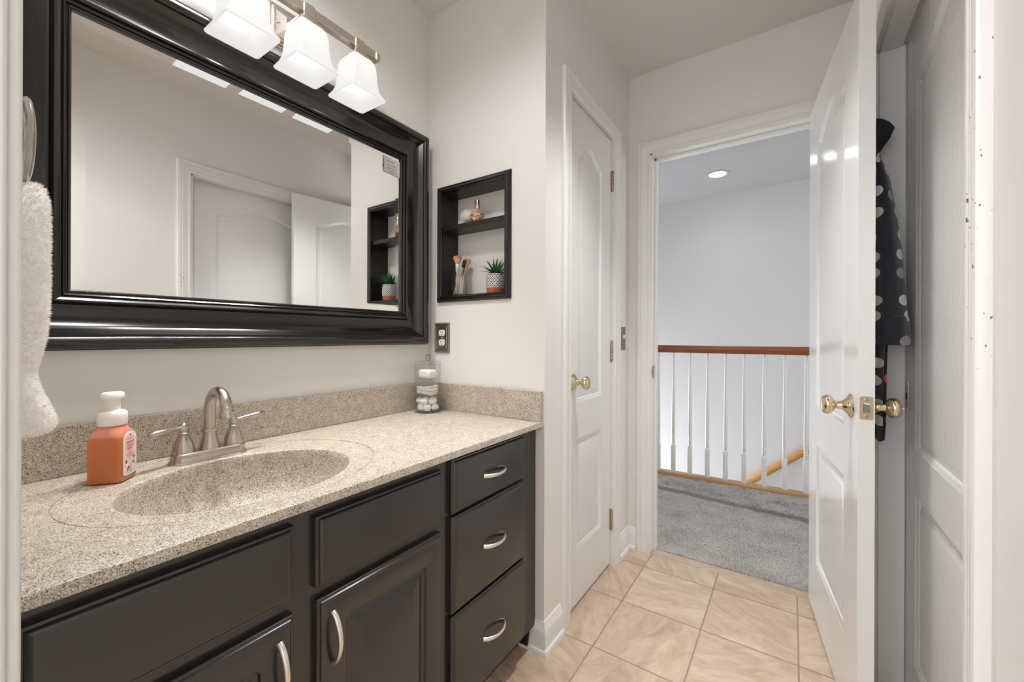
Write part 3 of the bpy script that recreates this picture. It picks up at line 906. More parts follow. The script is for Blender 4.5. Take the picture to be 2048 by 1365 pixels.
for y in VY:
    mb = MB()
    mb.loops([sq(VX, y, VZ - 0.012, 0.013, 0.013, 0.002), sq(VX, y, VZ - 0.020, 0.013, 0.013, 0.002), sq(VX, y, VZ - 0.022, 0.021, 0.021, 0.002), sq(VX, y, VZ - 0.030, 0.021, 0.021, 0.002),
              sq(VX, y, VZ - 0.033, 0.026, 0.026, 0.002), sq(VX, y, VZ - 0.042, 0.034, 0.034, 0.003), sq(VX, y, VZ - 0.046, 0.034, 0.034, 0.003)])
    sh = obj('socket_cup', mb, M['fixture'], vl)
    z0 = VZ - 0.045
    outp = [(0.0, 0.030), (0.004, 0.0365), (0.016, 0.0425), (0.034, 0.0455), (0.060, 0.0468), (0.090, 0.0485), (0.112, 0.0515), (0.128, 0.0565), (0.140, 0.0635), (0.146, 0.0665)]
    outp = [(h * 0.842, r * 0.97) for h, r in outp]
    L = [sq(VX, y, z0 - h, r, r, 0.010, 7) for h, r in outp]
    L.append(sq(VX, y, z0 - 0.1252, 0.0638, 0.0638, 0.010, 7))
    L.append(sq(VX, y, z0 - 0.1242, 0.0590, 0.0590, 0.009, 7))
    L += [sq(VX, y, z0 - h - 0.002, r - 0.0045, r - 0.0045, 0.007, 7) for h, r in reversed(outp[1:-1])]
    shade = obj('lamp_shade', MB().loops(L, True, False, False), M['frosted'], vl, smooth=40)
    bulb = obj('bulb', MB().lathe([(0.010, 0.0), (0.012, -0.018), (0.020, -0.034), (0.0275, -0.052), (0.026, -0.060), (0.018, -0.068), (0.006, -0.072)], (VX, y, VZ - 0.046), (0, 0, 1), 20), M['bulb'], vl)
    bulb.visible_shadow = True
    light('vanity_bulb', 'SPOT', (VX, y, VZ - 0.126), 8.5, (1.0, 0.985, 0.965), 0.012, spot_size=1.65, spot_blend=1.0)

# ------------------------------------------------------------------ recessed shelf in the niche wall
ns = thing('recessed_shelf', 'black framed recessed shelf unit set into the wall right of the mirror', 'shelf', (0.2395, 0.0, 1.231))
ax0, ax1, az0, az1 = 0.079, 0.394, 1.257, 1.677
mb = MB().mitre([(ax0, az0), (ax1, az0), (ax1, az1), (ax0, az1)],
                [(0, 0.0), (0, 0.010), (0.002, 0.012), (0.006, 0.012), (0.0075, 0.0105), (0.0095, 0.0135), (0.015, 0.0155), (0.0195, 0.014), (0.021, 0.011), (0.0225, 0.011), (0.024, 0.009), (0.026, 0.0065), (0.026, 0.0)],
                lambda a, b, h: (a, -h, b))
obj('frame', mb, M['black'], ns, smooth=28)
obj('side_panel', MB().box(nx0 + .0005, ax0 + .0015, -0.001, 0.099, nz0 + .0005, nz1 - .0005), M['blackwood'], ns)
obj('side_panel', MB().box(ax1 - .0015, nx1 - .0005, -0.001, 0.099, nz0 + .0005, nz1 - .0005), M['blackwood'], ns)
obj('top_panel', MB().box(ax0, ax1, -0.001, 0.099, az1 - .001, nz1 - .0005), M['blackwood'], ns)
obj('bottom_panel', MB().box(ax0, ax1, -0.001, 0.099, nz0 + .0005, az0), M['blackwood'], ns)
obj('back_panel', MB().box(ax0, ax1, 0.090, 0.0995, az0, az1), M['wall'], ns)
obj('shelf_board', MB().box(ax0 + .0016, ax1 - .0016, 0.0, 0.0895, 1.523, 1.542), M['blackwood'], ns, bevel=0.0015)
SH, SB = 1.5422, 1.2572

# perfume bottle with pompom
pf = thing('perfume_bottle', 'round faceted amber perfume bottle with gold cap and ivory pompom on the niche shelf', 'perfume bottle', (0.226, 0.040, SH))
px, py = 0.228, 0.040
L = []
for i, (r, h) in enumerate(((0.012, 0.0), (0.020, 0.005), (0.0265, 0.016), (0.0285, 0.028), (0.0255, 0.040), (0.017, 0.050), (0.008, 0.055), (0.0072, 0.060))):
    L.append([(px + r * math.cos(2 * PI * (j + 0.5 * (i % 2)) / 10), py + r * math.sin(2 * PI * (j + 0.5 * (i % 2)) / 10), SH + h) for j in range(10)])
obj('bottle_body', MB().loops(L), M['perfume'], pf, smooth=0)
obj('cap', MB().lathe([(0.0085, 0.058), (0.0090, 0.060), (0.0090, 0.092), (0.0080, 0.094)], (px, py, SH), n=24), M['gold'], pf)
obj('cord', MB().tube([(px - 0.006, py - 0.004, SH + 0.057), (px - 0.022, py - 0.012, SH + 0.058), (px - 0.034, py - 0.012, SH + 0.056)], 0.0012, 6), M['pom'], pf)


def pompom(o, r, n, seed):
    mb = MB().sphere(o, r * 0.86, 24); rnd = random.Random(seed)
    for _ in range(n):
        d = Vector((rnd.gauss(0, 1), rnd.gauss(0, 1), rnd.gauss(0, 1))).normalized()
        t = d.orthogonal().normalized() * 0.0011
        p = Vector(o) + d * r * 0.78; q = Vector(o) + (d + Vector((rnd.uniform(-.15, .15), rnd.uniform(-.15, .15), rnd.uniform(-.15, .15)))) * r
        w = d.cross(t)
        mb.add([p + t, p - t * .5 + w, p - t * .5 - w, q], [(0, 1, 3), (1, 2, 3), (2, 0, 3)])
    return mb
obj('pompom', pompom((0.183, 0.032, SH + 0.0345), 0.0280, 1500, 2), M['pom'], pf)

# jar of makeup brushes
jx, jy = 0.140, 0.043
jr = thing('glass_jar', 'clear glass mason jar holding makeup brushes in the lower niche', 'jar', (jx, jy, SB))
JP = [(0.030, 0.0), (0.036, 0.003), (0.0375, 0.008), (0.0375, 0.075), (0.035, 0.086), (0.0295, 0.094), (0.0285, 0.098), (0.0295, 0.100), (0.0285, 0.103), (0.0295, 0.106), (0.0285, 0.109), (0.0295, 0.112), (0.0288, 0.117)]
JI = [(r - 0.0022, max(h, 0.005)) for r, h in JP]
obj('jar_glass', MB().lathe(JP + JI[::-1], (jx, jy, SB), n=40, cap0=True, cap1=True), M['glassjar'], jr, smooth=50)


def brush(label, p0, p1, hm, head, hlen, fm, rfer=0.0048, rh=0.0035):
    b = thing('makeup_brush', label, 'makeup brush', p0, group='makeup brushes in the glass jar')
    p0 = Vector(p0); p1 = Vector(p1); d = (p1 - p0).normalized(); Ln = (p1 - p0).length
    obj('handle', MB().tube([p0, p0 + d * 0.006, p0 + d * Ln * .45, p0 + d * Ln * .72], [rh * .5, rh * .8, rh * 1.1, rh], 12), hm, b)
    obj('ferrule', MB().tube([p0 + d * Ln * .71, p0 + d * Ln * .76, p1], [rh * 1.05, rfer * .9, rfer], 14), M['gold'] if fm is None else fm, b)
    prof = [(0.0, -0.06), (0.2, 0.30), (0.45, 0.72), (0.62, 0.95), (0.74, 1.0), (0.86, 0.93), (0.95, 0.70), (1.0, 0.25)]
    bm = b_mat[label]
    two = bm is M['bristle']
    lo = [q for q in prof if q[0] <= 0.62]; hi = [q for q in prof if q[0] >= 0.62]
    tb = lambda P_: MB().tube([p1 + d * (hlen * t) for t, k in P_], [rfer + (head - rfer) * k for t, k in P_], 24)
    if two:
        obj('bristles', tb(lo), M['bristle2'], b)
        o = obj('bristle_tips', tb(hi), bm, b); o['label'] = 'darker bronze powdered bristle tips'
    else:
        obj('bristles', tb(prof), bm, b)
    return b
b_mat = {'fluffy tan powder brush standing upright at left in the glass jar': M['bristle'],
         'black bristled brush leaning right across the front of the glass jar': M['bristle3'],
         'tan angled brush behind the black brush in the glass jar': M['bristle'],
         'small plum pink brush between the others in the glass jar': M['magenta']}
L_ = list(b_mat)
brush(L_[0], (jx - 0.006, jy - 0.020, SB + 0.007), (jx - 0.010, jy - 0.012, SB + 0.131), M['pinkstick'], 0.0175, 0.034, M['whiteplastic'], 0.0075)
brush(L_[1], (jx - 0.025, jy - 0.014, SB + 0.007), (jx + 0.0155, jy - 0.008, SB + 0.116), M['woodstick'], 0.0075, 0.032, M['steel'], 0.0058, 0.0048)
brush(L_[2], (jx - 0.014, jy + 0.008, SB + 0.007), (jx + 0.0165, jy + 0.009, SB + 0.119), M['pinkstick'], 0.0155, 0.036, None, 0.0065)
brush(L_[3], (jx + 0.010, jy - 0.008, SB + 0.007), (jx + 0.012, jy + 0.010, SB + 0.122), M['pinkstick'], 0.0065, 0.014, M['whiteplastic'], 0.004)

# potted succulent
tx, ty = 0.316, 0.043
po = thing('potted_plant', 'small spiky green succulent in a navy and white lattice pot in the niche', 'plant', (tx, ty, SB))
PR = [(0.029, 0.0), (0.0325, 0.002), (0.0345, 0.012), (0.0355, 0.022)]
obj('pot_base', MB().lathe(PR, (tx, ty, SB), n=40), M['terracotta'], po)
obj('pot', MB().lathe([(0.0355, 0.0215), (0.0372, 0.030), (0.0380, 0.045), (0.0365, 0.065), (0.0345, 0.076), (0.0320, 0.076), (0.0335, 0.066), (0.030, 0.064)], (tx, ty, SB), n=40), M['pot'], po)
obj('soil', MB().lathe([(0.0335, 0.064), (0.031, 0.069), (0.012, 0.071)], (tx, ty, SB), n=24), mat('soil', (0.05, 0.032, 0.02), 0.95), po)
rnd = random.Random(11)
mb = MB()
for k in range(30):
    a = k * 2.39996; lift = 0.18 + 0.80 * (k / 29); ln = (0.068 + 0.014 * rnd.random()) * (0.85 if lift > 0.85 else 1)
    el = math.radians(18 + 68 * lift)
    dx, dy = math.cos(a), math.sin(a)
    sp = []; n = 7
    for i in range(n):
        t = i / (n - 1)
        e = el - 0.5 * t * (1 - lift)
        sp.append((tx + dx * ln * t * math.cos(e), min(ty + dy * ln * t * math.cos(e), 0.087), SB + 0.070 + ln * t * math.sin(e)))
    wd = [0.0064 * f for f in (0.75, 1.0, 1.0, 0.85, 0.6, 0.32, 0.04)]
    mb.tube(sp, wd, 6, flat=0.35, up=(0, 0, 1))
obj('leaves', mb, M['leaf'], po, smooth=60)

# outlet on the niche wall
oy = 0.0
ou = thing('wall_outlet', 'pewter framed duplex outlet plate on the wall beside the mirror corner', 'outlet', (0.0785, 0.0, 1.087))
mb = MB().box(0.038, 0.119, -0.003, 0, 1.026, 1.148)
mb.mitre([(0.057, 1.046), (0.100, 1.046), (0.100, 1.128), (0.057, 1.128)], [(0.0, 0.0035), (0.001, 0.0055), (0.004, 0.006), (0.006, 0.0045), (0.009, 0.0055), (0.013, 0.0085), (0.0165, 0.0075), (0.019, 0.004), (0.019, 0.002)], lambda a, b, h: (a, -h, b))
mb.box(0.057, 0.100, -0.0036, -0.002, 1.046, 1.128)
obj('cover_plate', mb, M['pewter'], ou, smooth=28)
for z in (1.1065, 1.0675):
    P = []
    for k in range(28):
        a = 2 * PI * k / 28
        P.append((0.0785 + 0.0165 * math.cos(a), max(-0.0125, min(0.0125, 0.0172 * math.sin(a)))))
    mb = MB().loops([[(x, -0.003, z + zz) for x, zz in P], [(x, -0.0058, z + zz) for x, zz in P]])
    rc = obj('receptacle', mb, M['ivory'], ou)
    mb = MB().box(0.0722, 0.0738, -0.0062, -0.004, z - 0.001, z + 0.008).box(0.0834, 0.0850, -0.0062, -0.004, z - 0.0005, z + 0.0075)
    mb.lathe([(0.0026, 0.0), (0.0026, 0.003)], (0.0785, -0.0032, z - 0.0075), (0, -1, 0), 12)
    obj('slots', mb, M['dark'], rc)
obj('screw', MB().lathe([(0.003, 0), (0.0028, 0.0014), (0.001, 0.002)], (0.0785, -0.0036, 1.087), (0, -1, 0), 14), M['ivory'], ou)

# light switch at the far end of the closet wall
sw = thing('light_switch', 'narrow metal switch plate on the wall beside the closet door casing', 'switch', (XE, 0.790, 1.085))
mb = MB().box(XE, XE + 0.004, 0.757, 0.823, 1.027, 1.143)
obj('switch_plate', mb, M['pewter'], sw, bevel=0.0015)
obj('toggle', MB().box(XE + 0.003, XE + 0.013, 0.786, 0.794, 1.085, 1.103), M['ivory'], sw, bevel=0.001)


# ------------------------------------------------------------------ vanity cabinet
XF = 0.526      # face frame plane
va = thing('vanity_cabinet', 'dark painted bathroom vanity cabinet with doors and drawers under the stone countertop', 'cabinet', (0.28, -0.6, 0.0))
mb = MB()
mb.box(0.003, XF - 0.02, -1.197, -1.168, 0, 0.7805).box(0.003, XF - 0.02, -0.020, -0.003, 0, 0.7805)       # ends
mb.box(0.003, XF - 0.02, -1.186, -0.003, 0.095, 0.110).box(0.003, 0.012, -1.186, -0.003, 0.0, 0.7805)
mb.box(XF - 0.075, XF - 0.060, -1.186, -0.003, 0.0, 0.100)                                                # toe kick
obj('cabinet_body', mb, M['cab'], va)
mb = MB()
mb.box(XF - 0.02, XF, -1.186, -0.003, 0.745, 0.7805).box(XF - 0.02, XF, -1.186, -0.003, 0.085, 0.120)
for y0, y1 in ((-1.186, -1.150), (-0.875, -0.790), (-0.505, -0.425), (-0.115, -0.003)):
    mb.box(XF - 0.02, XF - 0.0003, y0, y1, 0.085, 0.7805)
for z0, z1 in ((0.590, 0.635),):
    mb.box(XF - 0.02, XF - 0.0005, -1.186, -0.42, z0, z1)
mb.box(XF - 0.02, XF - 0.0005, -0.43, -0.1, 0.605, 0.640).box(XF - 0.02, XF - 0.0005, -0.43, -0.1, 0.35, 0.38)
obj('face_frame', mb, M['cab'], va)


def rrect(y0, y1, z0, z1, r, k=6):
    P = []
    for cy_, cz, a0 in ((y1 - r, z1 - r, 0), (y0 + r, z1 - r, 90), (y0 + r, z0 + r, 180), (y1 - r, z0 + r, 270)):
        for i in range(k):
            a = math.radians(a0 + 90 * i / (k - 1))
            P.append((cy_ + r * math.cos(a), cz + r * math.sin(a)))
    return P


def front(y0, y1, z0, z1, raised=False):
    st = [(0.0, 0.0, .0005), (0.0, 0.0105, .0005), (0.0012, 0.0120, .0005), (0.0052, 0.0124, .0005), (0.0060, 0.0140, .0005), (0.0078, 0.0168, .0008), (0.0105, 0.0186, .001), (0.0130, 0.0190, .001)]
    if raised:
        st += [(0.054, 0.0190, .012), (0.0575, 0.0175, .011), (0.060, 0.0128, .010), (0.063, 0.0112, .008), (0.069, 0.0112, .004), (0.071, 0.0125, .002), (0.092, 0.0182, .001), (0.0935, 0.0182, .001), (0.096, 0.0190, .001)]
    return MB().loops([[(XF + h, a, b) for a, b in rrect(y0 + d, y1 - d, z0 + d, z1 - d, r)] for d, h, r in st])


def pull(p0, p1, out):
    """arched pull between two feet"""
    p0 = Vector(p0); p1 = Vector(p1); pts = []; n = 15
    for i in range(n):
        t = i / (n - 1)
        pts.append(p0.lerp(p1, t) + Vector((out * (math.sin(PI * t) ** 0.62), 0, 0)))
    rr = [0.0062 - 0.0014 * math.sin(PI * i / (n - 1)) for i in range(n)]
    return MB().tube(pts, rr, 12, flat=0.72, up=(1, 0, 0))
FX = XF + 0.019
# doors (the left one is cut by the partition)
for lab, y0, y1, hy in (('left', -1.172, -0.855, -0.882), ('right', -0.812, -0.482, -0.783)):
    d = obj('cabinet_door', front(y0, y1, 0.108, 0.599, True), M['cab'], va, smooth=24)
    obj('pull_handle', pull((FX - 0.001, hy, 0.566), (FX - 0.001, hy, 0.468), 0.026), M['pull'], d)
for y0, y1 in ((-1.172, -0.855), (-0.815, -0.483)):
    obj('false_drawer_front', front(y0, y1, 0.624, 0.756), M['cab'], va, smooth=24)
for z0, z1, hz in ((0.628, 0.771, 0.695), (0.368, 0.620, 0.494), (0.108, 0.360, 0.231)):
    d = obj('drawer', front(-0.446, -0.094, z0, z1), M['cab'], va, smooth=24)
    obj('pull_handle', pull((FX - 0.001, -0.318, hz), (FX - 0.001, -0.220, hz), 0.024), M['pull'], d)

# ------------------------------------------------------------------ countertop with basin
ct = thing('countertop', 'speckled tan stone vanity countertop with an integral oval sink', 'countertop', (0.28, -0.6, 0.781))
TZ = 0.799; X0c, X1c, Y0c, Y1c = 0.0015, 0.556, -1.1975, -0.0015
n = 120
def ell(cx_, cy_, a, b, z): return [(cx_ + a * math.cos(2 * PI * k / n), cy_ + b * math.sin(2 * PI * k / n), z) for k in range(n)]
RC = (0.281, -0.828, 0.238, 0.283)
BC = (0.3186, -0.8338, 0.173, 0.2087)
def rect_loop(z, ins=0.0):
    L = []
    for k in range(n):
        ca, sa = math.cos(2 * PI * k / n), math.sin(2 * PI * k / n)
        x, y = RC[0], RC[1]
        dx, dy = RC[2] * ca, RC[3] * sa
        t = min([((X1c - ins - x) / dx if dx > 1e-9 else 1e9), ((X0c + ins - x) / dx if dx < -1e-9 else 1e9), ((Y1c - ins - y) / dy if dy > 1e-9 else 1e9), ((Y0c + ins - y) / dy if dy < -1e-9 else 1e9)])
        L.append([x + dx * t, y + dy * t, z])
    for tx_, ty_ in ((X0c + ins, Y0c + ins), (X0c + ins, Y1c - ins), (X1c - ins, Y0c + ins), (X1c - ins, Y1c - ins)):
        j = min(range(n), key=lambda q: (L[q][0] - tx_) ** 2 + (L[q][1] - ty_) ** 2)
        L[j] = [tx_, ty_, z]
    return [tuple(p) for p in L]
mb = MB()
BL = [rect_loop(TZ - 0.018), rect_loop(TZ - 0.003), rect_loop(TZ - 0.0008, 0.0012), rect_loop(TZ, 0.0035),
      ell(RC[0], RC[1], RC[2] + .0008, RC[3] + .0008, TZ), ell(RC[0], RC[1], RC[2], RC[3], TZ - 0.0022), ell(RC[0], RC[1], RC[2] - 0.0016, RC[3] - 0.0016, TZ - 0.0024), ell(RC[0], RC[1], RC[2] - .0024, RC[3] - .0024, TZ - 0.0006), ell(RC[0], RC[1], RC[2] - .012, RC[3] - .012, TZ - 0.0008),
      ell(BC[0], BC[1], BC[2] + 0.006, BC[3] + 0.006, TZ - 0.0008)]
mb.loops(BL, True, False, False)
obj('slab', mb, M['stone'], ct, smooth=30)
mb = MB()
BB = [(BC[2] + .006, BC[3] + .006, 0.0008), (BC[2] + .0012, BC[3] + .0012, 0.0011), (BC[2] - 0.0004, BC[3] - 0.0004, 0.0030), (BC[2] - .0030, BC[3] - .0030, 0.014), (BC[2] - .010, BC[3] - .011, 0.045), (BC[2] - .021, BC[3] - .025, 0.078), (BC[2] - .042, BC[3] - .050, 0.102),
      (BC[2] - .068, BC[3] - .085, 0.122), (BC[2] - .10, BC[3] - .125, 0.133), (0.030, 0.030, 0.139), (0.022, 0.022, 0.140)]
mb.loops([ell(BC[0] - 0.02 * min(1, h / 0.14), BC[1], a, b, TZ - h) for a, b, h in BB], True, False, True)
obj('sink_basin', mb, M['stone'], ct, smooth=60)
obj('drain', MB().lathe([(0.023, 0.0), (0.023, 0.002), (0.019, 0.003), (0.017, 0.001), (0.016, 0.003), (0.004, 0.005)], (BC[0] - 0.02, BC[1], TZ - 0.140), n=28), M['nickel'], ct)
obj('backsplash', MB().box(0.0012, 0.0205, Y0c, Y1c, TZ - 0.0005, 0.9045), M['stone'], ct, bevel=0.002)
obj('side_splash', MB().box(0.0206, 0.554, -0.0205, -0.0012, TZ - 0.0005, 0.9045), M['stone'], ct, bevel=0.002)

# ------------------------------------------------------------------ faucet
fa = thing('faucet', 'brushed nickel two handle faucet with arched spout behind the sink', 'faucet', (0.105, -0.829, TZ))
fx, fy = 0.105, -0.829


def stad(z, hx, hy):
    P = []
    for k in range(40):
        a = 2 * PI * k / 40
        yy = (hy - hx) * (1 if math.sin(a) >= 0 else -1)
        P.append((fx + hx * math.cos(a), fy + yy + hx * math.sin(a), z))
    return P
fz = TZ - 0.0005
obj('base_plate', MB().loops([stad(fz, 0.0275, 0.0800), stad(fz + 0.002, 0.0278, 0.0805), stad(fz + 0.004, 0.0262, 0.0790), stad(fz + 0.008, 0.0245, 0.0770), stad(fz + 0.016, 0.0232, 0.0757), stad(fz + 0.021, 0.0236, 0.0760), stad(fz + 0.0235, 0.0215, 0.0742)]), M['nickel'], fa, smooth=40)
hz = fz + 0.022
mb = MB().lathe([(0.0215, 0.0), (0.0215, 0.003), (0.0200, 0.008), (0.0165, 0.022), (0.0145, 0.034), (0.0140, 0.041), (0.0165, 0.042), (0.0172, 0.045), (0.0165, 0.048), (0.0125, 0.049)], (fx, fy, hz), n=32)
sp = []
for k in range(7): sp.append((fx, fy, hz + 0.045 + 0.048 * k / 6))
R_ = 0.0475
for k in range(1, 25):
    a = PI * 0.94 * k / 24
    sp.append((fx + R_ - R_ * math.cos(a), fy, hz + 0.093 + R_ * math.sin(a)))
mb.tube(sp, [0.0118] * len(sp), 20, up=(0, 1, 0))
so = obj('spout', mb, M['nickel'], fa, smooth=45)
e = Vector(sp[-1]); dn = (Vector(sp[-1]) - Vector(sp[-2])).normalized()
mb = MB().lathe([(0.0118, -0.008), (0.0130, -0.006), (0.0135, -0.004), (0.0125, -0.002), (0.0125, 0.000), (0.0142, 0.002), (0.0148, 0.005), (0.0138, 0.008), (0.0150, 0.011), (0.0152, 0.015), (0.0140, 0.0185), (0.0115, 0.019)], e, dn, 24)
obj('aerator', mb, M['nickel'], so, smooth=45)
for s in (-1, 1):
    yy = fy + s * 0.0515
    mb = MB().lathe([(0.0215, 0.0), (0.0215, 0.003), (0.0208, 0.010), (0.0185, 0.020), (0.0145, 0.032), (0.0105, 0.040), (0.0090, 0.043), (0.0110, 0.0445), (0.0115, 0.047), (0.0090, 0.0495), (0.0085, 0.052), (0.0105, 0.055), (0.0100, 0.060), (0.0070, 0.066), (0.0035, 0.069)], (fx, yy, hz), n=28)
    hd = obj('handle', mb, M['nickel'], fa, smooth=40)
    ln = 0.074
    d = Vector((0.30 if s < 0 else -0.05, s * 0.95, 0)).normalized()
    P = [Vector((fx, yy, hz + 0.058)) + d * (ln * t) + Vector((0, 0, z)) for t, z in ((0.03, 0), (0.18, 0.001), (0.35, 0.0012), (0.55, 0.0), (0.75, -0.0005), (0.92, -0.001), (1.0, -0.0015))]
    if s > 0: P = [p + Vector((0, 0, 0.012 * i / 6)) for i, p in enumerate(P)]
    obj('lever', MB().tube(P, [0.0072, 0.0058, 0.0068, 0.0096, 0.0112, 0.0090, 0.0028], 16, flat=0.72, up=(0, 0, 1)), M['nickel'], hd, smooth=60)

# ------------------------------------------------------------------ foaming soap bottle
sb = thing('soap_bottle', 'peach orange foaming hand soap bottle with white pump beside the sink', 'soap bottle', (0.132, -1.007, TZ), math.radians(-39.5), local=True)


def chsq(h, z, ch, k=4):
    P = []
    for sx, sy, a0 in ((1, 1, 0), (-1, 1, 90), (-1, -1, 180), (1, -1, 270)):
        for i in range(k):
            a = math.radians(a0 + 90 * i / (k - 1))
            P.append((sx * (h - ch) + ch * math.cos(a), sy * (h - ch) + ch * math.sin(a), z))
    return P
BH = 0.0290
mb = MB().loops([chsq(BH - .004, 0.0005, .008, 6), chsq(BH - .001, 0.002, .009, 6), chsq(BH, 0.006, .010, 6), chsq(BH, 0.084, .010, 6), chsq(BH - .0006, 0.092, .012, 6), chsq(BH - .003, 0.099, .016, 6), chsq(BH - .0065, 0.107, .0195, 6), chsq(0.0205, 0.1105, .0195, 6), chsq(0.0195, 0.116, .019, 6)])
bb = obj('bottle', mb, M['soap'], sb, smooth=50)
obj('pump_collar', MB().lathe([(0.0225, 0.1125), (0.0232, 0.1140), (0.0232, 0.130), (0.0225, 0.137), (0.0195, 0.1405), (0.0150, 0.1420)], n=36), M['pump'], sb, smooth=40)
mb = MB().lathe([(0.0125, 0.1410), (0.0122, 0.1690)], n=28)
obj('pump_stem', mb, M['pump'], sb)
P = []
mb = MB().loops([[(x, y, z) for x, y, z in chs] for chs in (
    [(0.0215 * math.cos(a) * (1.0), 0.0165 * math.sin(a), 0.1655) for a in [2 * PI * k / 32 for k in range(32)]],
    [(0.0220 * math.cos(a), 0.0170 * math.sin(a), 0.1680) for a in [2 * PI * k / 32 for k in range(32)]],
    [(0.0218 * math.cos(a), 0.0168 * math.sin(a), 0.1745) for a in [2 * PI * k / 32 for k in range(32)]],
    [(0.0195 * math.cos(a), 0.0145 * math.sin(a), 0.1775) for a in [2 * PI * k / 32 for k in range(32)]])])
ph = obj('pump_head', mb, M['pump'], sb, smooth=40)
# label lies on the +y local face (turned towards the faucet side)
P = []
lw, z0, z1 = 0.0205, 0.012, 0.096
for cx_, cz, a0 in ((lw - .008, z0 + .008, 270), (lw - .017, z1 - .017, 0), (-lw + .017, z1 - .017, 90), (-lw + .008, z0 + .008, 180)):
    r_ = .008 if cz < .05 else .017
    for i in range(9):
        a = math.radians(a0 + 90 * i / 8)
        P.append((cx_ + r_ * math.cos(a), cz + r_ * math.sin(a)))
mb = MB().loops([[(x * 1.05, BH - 0.0005, 0.054 + (z - 0.054) * 1.03) for x, z in P], [(x * 1.05, BH + 0.0006, 0.054 + (z - 0.054) * 1.03) for x, z in P]])
lb = obj('label', mb, M['rim'], sb)
mb = MB().loops([[(x * .93, BH + 0.0005, 0.054 + (z - 0.054) * .955) for x, z in P], [(x * .93, BH + 0.0009, 0.054 + (z - 0.054) * .955) for x, z in P]])
obj('label_print', mb, M['bottle_label'], lb)


def text_mesh(s, size, loc, rot, m, parent, name, ext=0.0001):
    cu = bpy.data.curves.new(name, 'FONT'); cu.body = s; cu.size = size; cu.align_x = 'CENTER'; cu.align_y = 'CENTER'; cu.extrude = ext
    o = bpy.data.objects.new(name, cu); C.objects.link(o)
    dg = bpy.context.evaluated_depsgraph_get()
    me = bpy.data.meshes.new_from_object(o.evaluated_get(dg))
    bpy.data.objects.remove(o)
    me.materials.clear(); me.materials.append(m)
    r = bpy.data.objects.new(name, me); C.objects.link(r); r.parent = parent
    r.location = loc; r.rotation_euler = rot
    return r
LR = (PI / 2, 0, PI)
for k, s in enumerate(('SNOWY', 'PEACH', 'BERRY')):
    text_mesh(s, 0.0068, (0, BH + 0.0011, 0.0760 - k * 0.0062), LR, M['rednk'], lb, 'lettering')
for z, w in ((0.0835, 0.012), (0.0575, 0.006), (0.0540, 0.013), (0.0515, 0.014), (0.0490, 0.011), (0.0465, 0.013)):
    obj('fine_print', MB().box(-w, w, BH + 0.0008, BH + 0.0011, z, z + 0.0007), M['rednk'], lb)


def disc(mb, x, z, r, n=14, y=BH + 0.0011):
    mb.loops([[(x + r * math.cos(2 * PI * k / n), y - 0.0003, z + r * math.sin(2 * PI * k / n)) for k in range(n)], [(x + r * math.cos(2 * PI * k / n), y, z + r * math.sin(2 * PI * k / n)) for k in range(n)]])
for fx_, fz_, fr in ((0.013, 0.0385, 0.0021), (-0.0125, 0.0435, 0.0016), (0.0, 0.0905, 0.0014)):
    P = [(fx_ + fr * 2.2 * (0.62 + 0.38 * math.cos(6 * a)) * math.cos(a), fz_ + fr * 2.2 * (0.62 + 0.38 * math.cos(6 * a)) * math.sin(a)) for a in [2 * PI * k / 48 for k in range(48)]]
    obj('printed_flower', MB().loops([[(x, BH + .0008, z) for x, z in P], [(x, BH + .0011, z) for x, z in P]]), M['maroon'], lb)
for x, z, r in ((0.016, 0.029, .0009), (-0.004, 0.0425, .001), (-0.0155, 0.0285, .001), (-0.0150, 0.036, .0007), (0.0165, 0.0165, .0008), (0.004, 0.043, .0007), (-0.016, 0.022, .0006)):
    mb = MB(); disc(mb, x, z, r, 8)
    obj('printed_dot', mb, M['maroon'], lb)
leafp = [(0.0115, 0.0215), (0.0085, 0.0275), (0.0040, 0.0290), (0.0030, 0.0255), (0.0065, 0.0220)]
obj('printed_leaf', MB().loops([[(x, BH + .0008, z) for x, z in leafp], [(x, BH + .0011, z) for x, z in leafp]]), M['maroon'], lb)
bow = [(-.004, .0335), (-.0115, .0365), (-.0115, .0315)]
obj('printed_bow', MB().loops([[(x, BH + .0010, z) for x, z in bow], [(x, BH + .0013, z) for x, z in bow]]), M['maroon'], lb)
mb = MB()
for x, z, r in ((0.004, 0.0195, 0.0070), (-0.004, 0.0205, 0.0068), (0.010, 0.0190, 0.0040), (-0.003, 0.0280, 0.0040), (-0.0005, 0.0335, 0.0035), (0.002, 0.0385, 0.0037), (-0.011, 0.0175, 0.003)): disc(mb, x, z, r, 18, BH + 0.00098)
obj('pale_print', mb, M['paleblue'], lb)

# ------------------------------------------------------------------ stacking canisters
kx, ky = 0.096, -0.100
tiers = [(TZ + 0.0005, 0.0620, 'bottom'), (TZ + 0.0630, 0.0610, 'middle'), (TZ + 0.1245, 0.0600, 'top')]
tl = {'bottom': 'clear round canister of cotton balls at the bottom of the stack', 'middle': 'clear round canister of cotton swabs in the middle of the stack', 'top': 'clear round canister holding a white soap bar on top of the stack'}
for z, h, nm in tiers:
    c_ = thing('canister', tl[nm], 'canister', (kx, ky, z), group='stacked clear canisters on the counter')
    r = 0.0500
    obj('canister_wall', MB().lathe([(0.044, 0.0), (r, 0.001), (r + .0012, 0.003), (r + .0012, 0.008), (r, 0.010), (r, h - 0.003), (r + .001, h - 0.0015), (r - .001, h), (r - .0030, h - 0.001), (r - .0032, 0.010), (r - .006, 0.007), (0.01, 0.0065)], (kx, ky, z), n=48), M['acrylic'], c_, smooth=50)
zt = tiers[2][0] + tiers[2][1]
li = c_
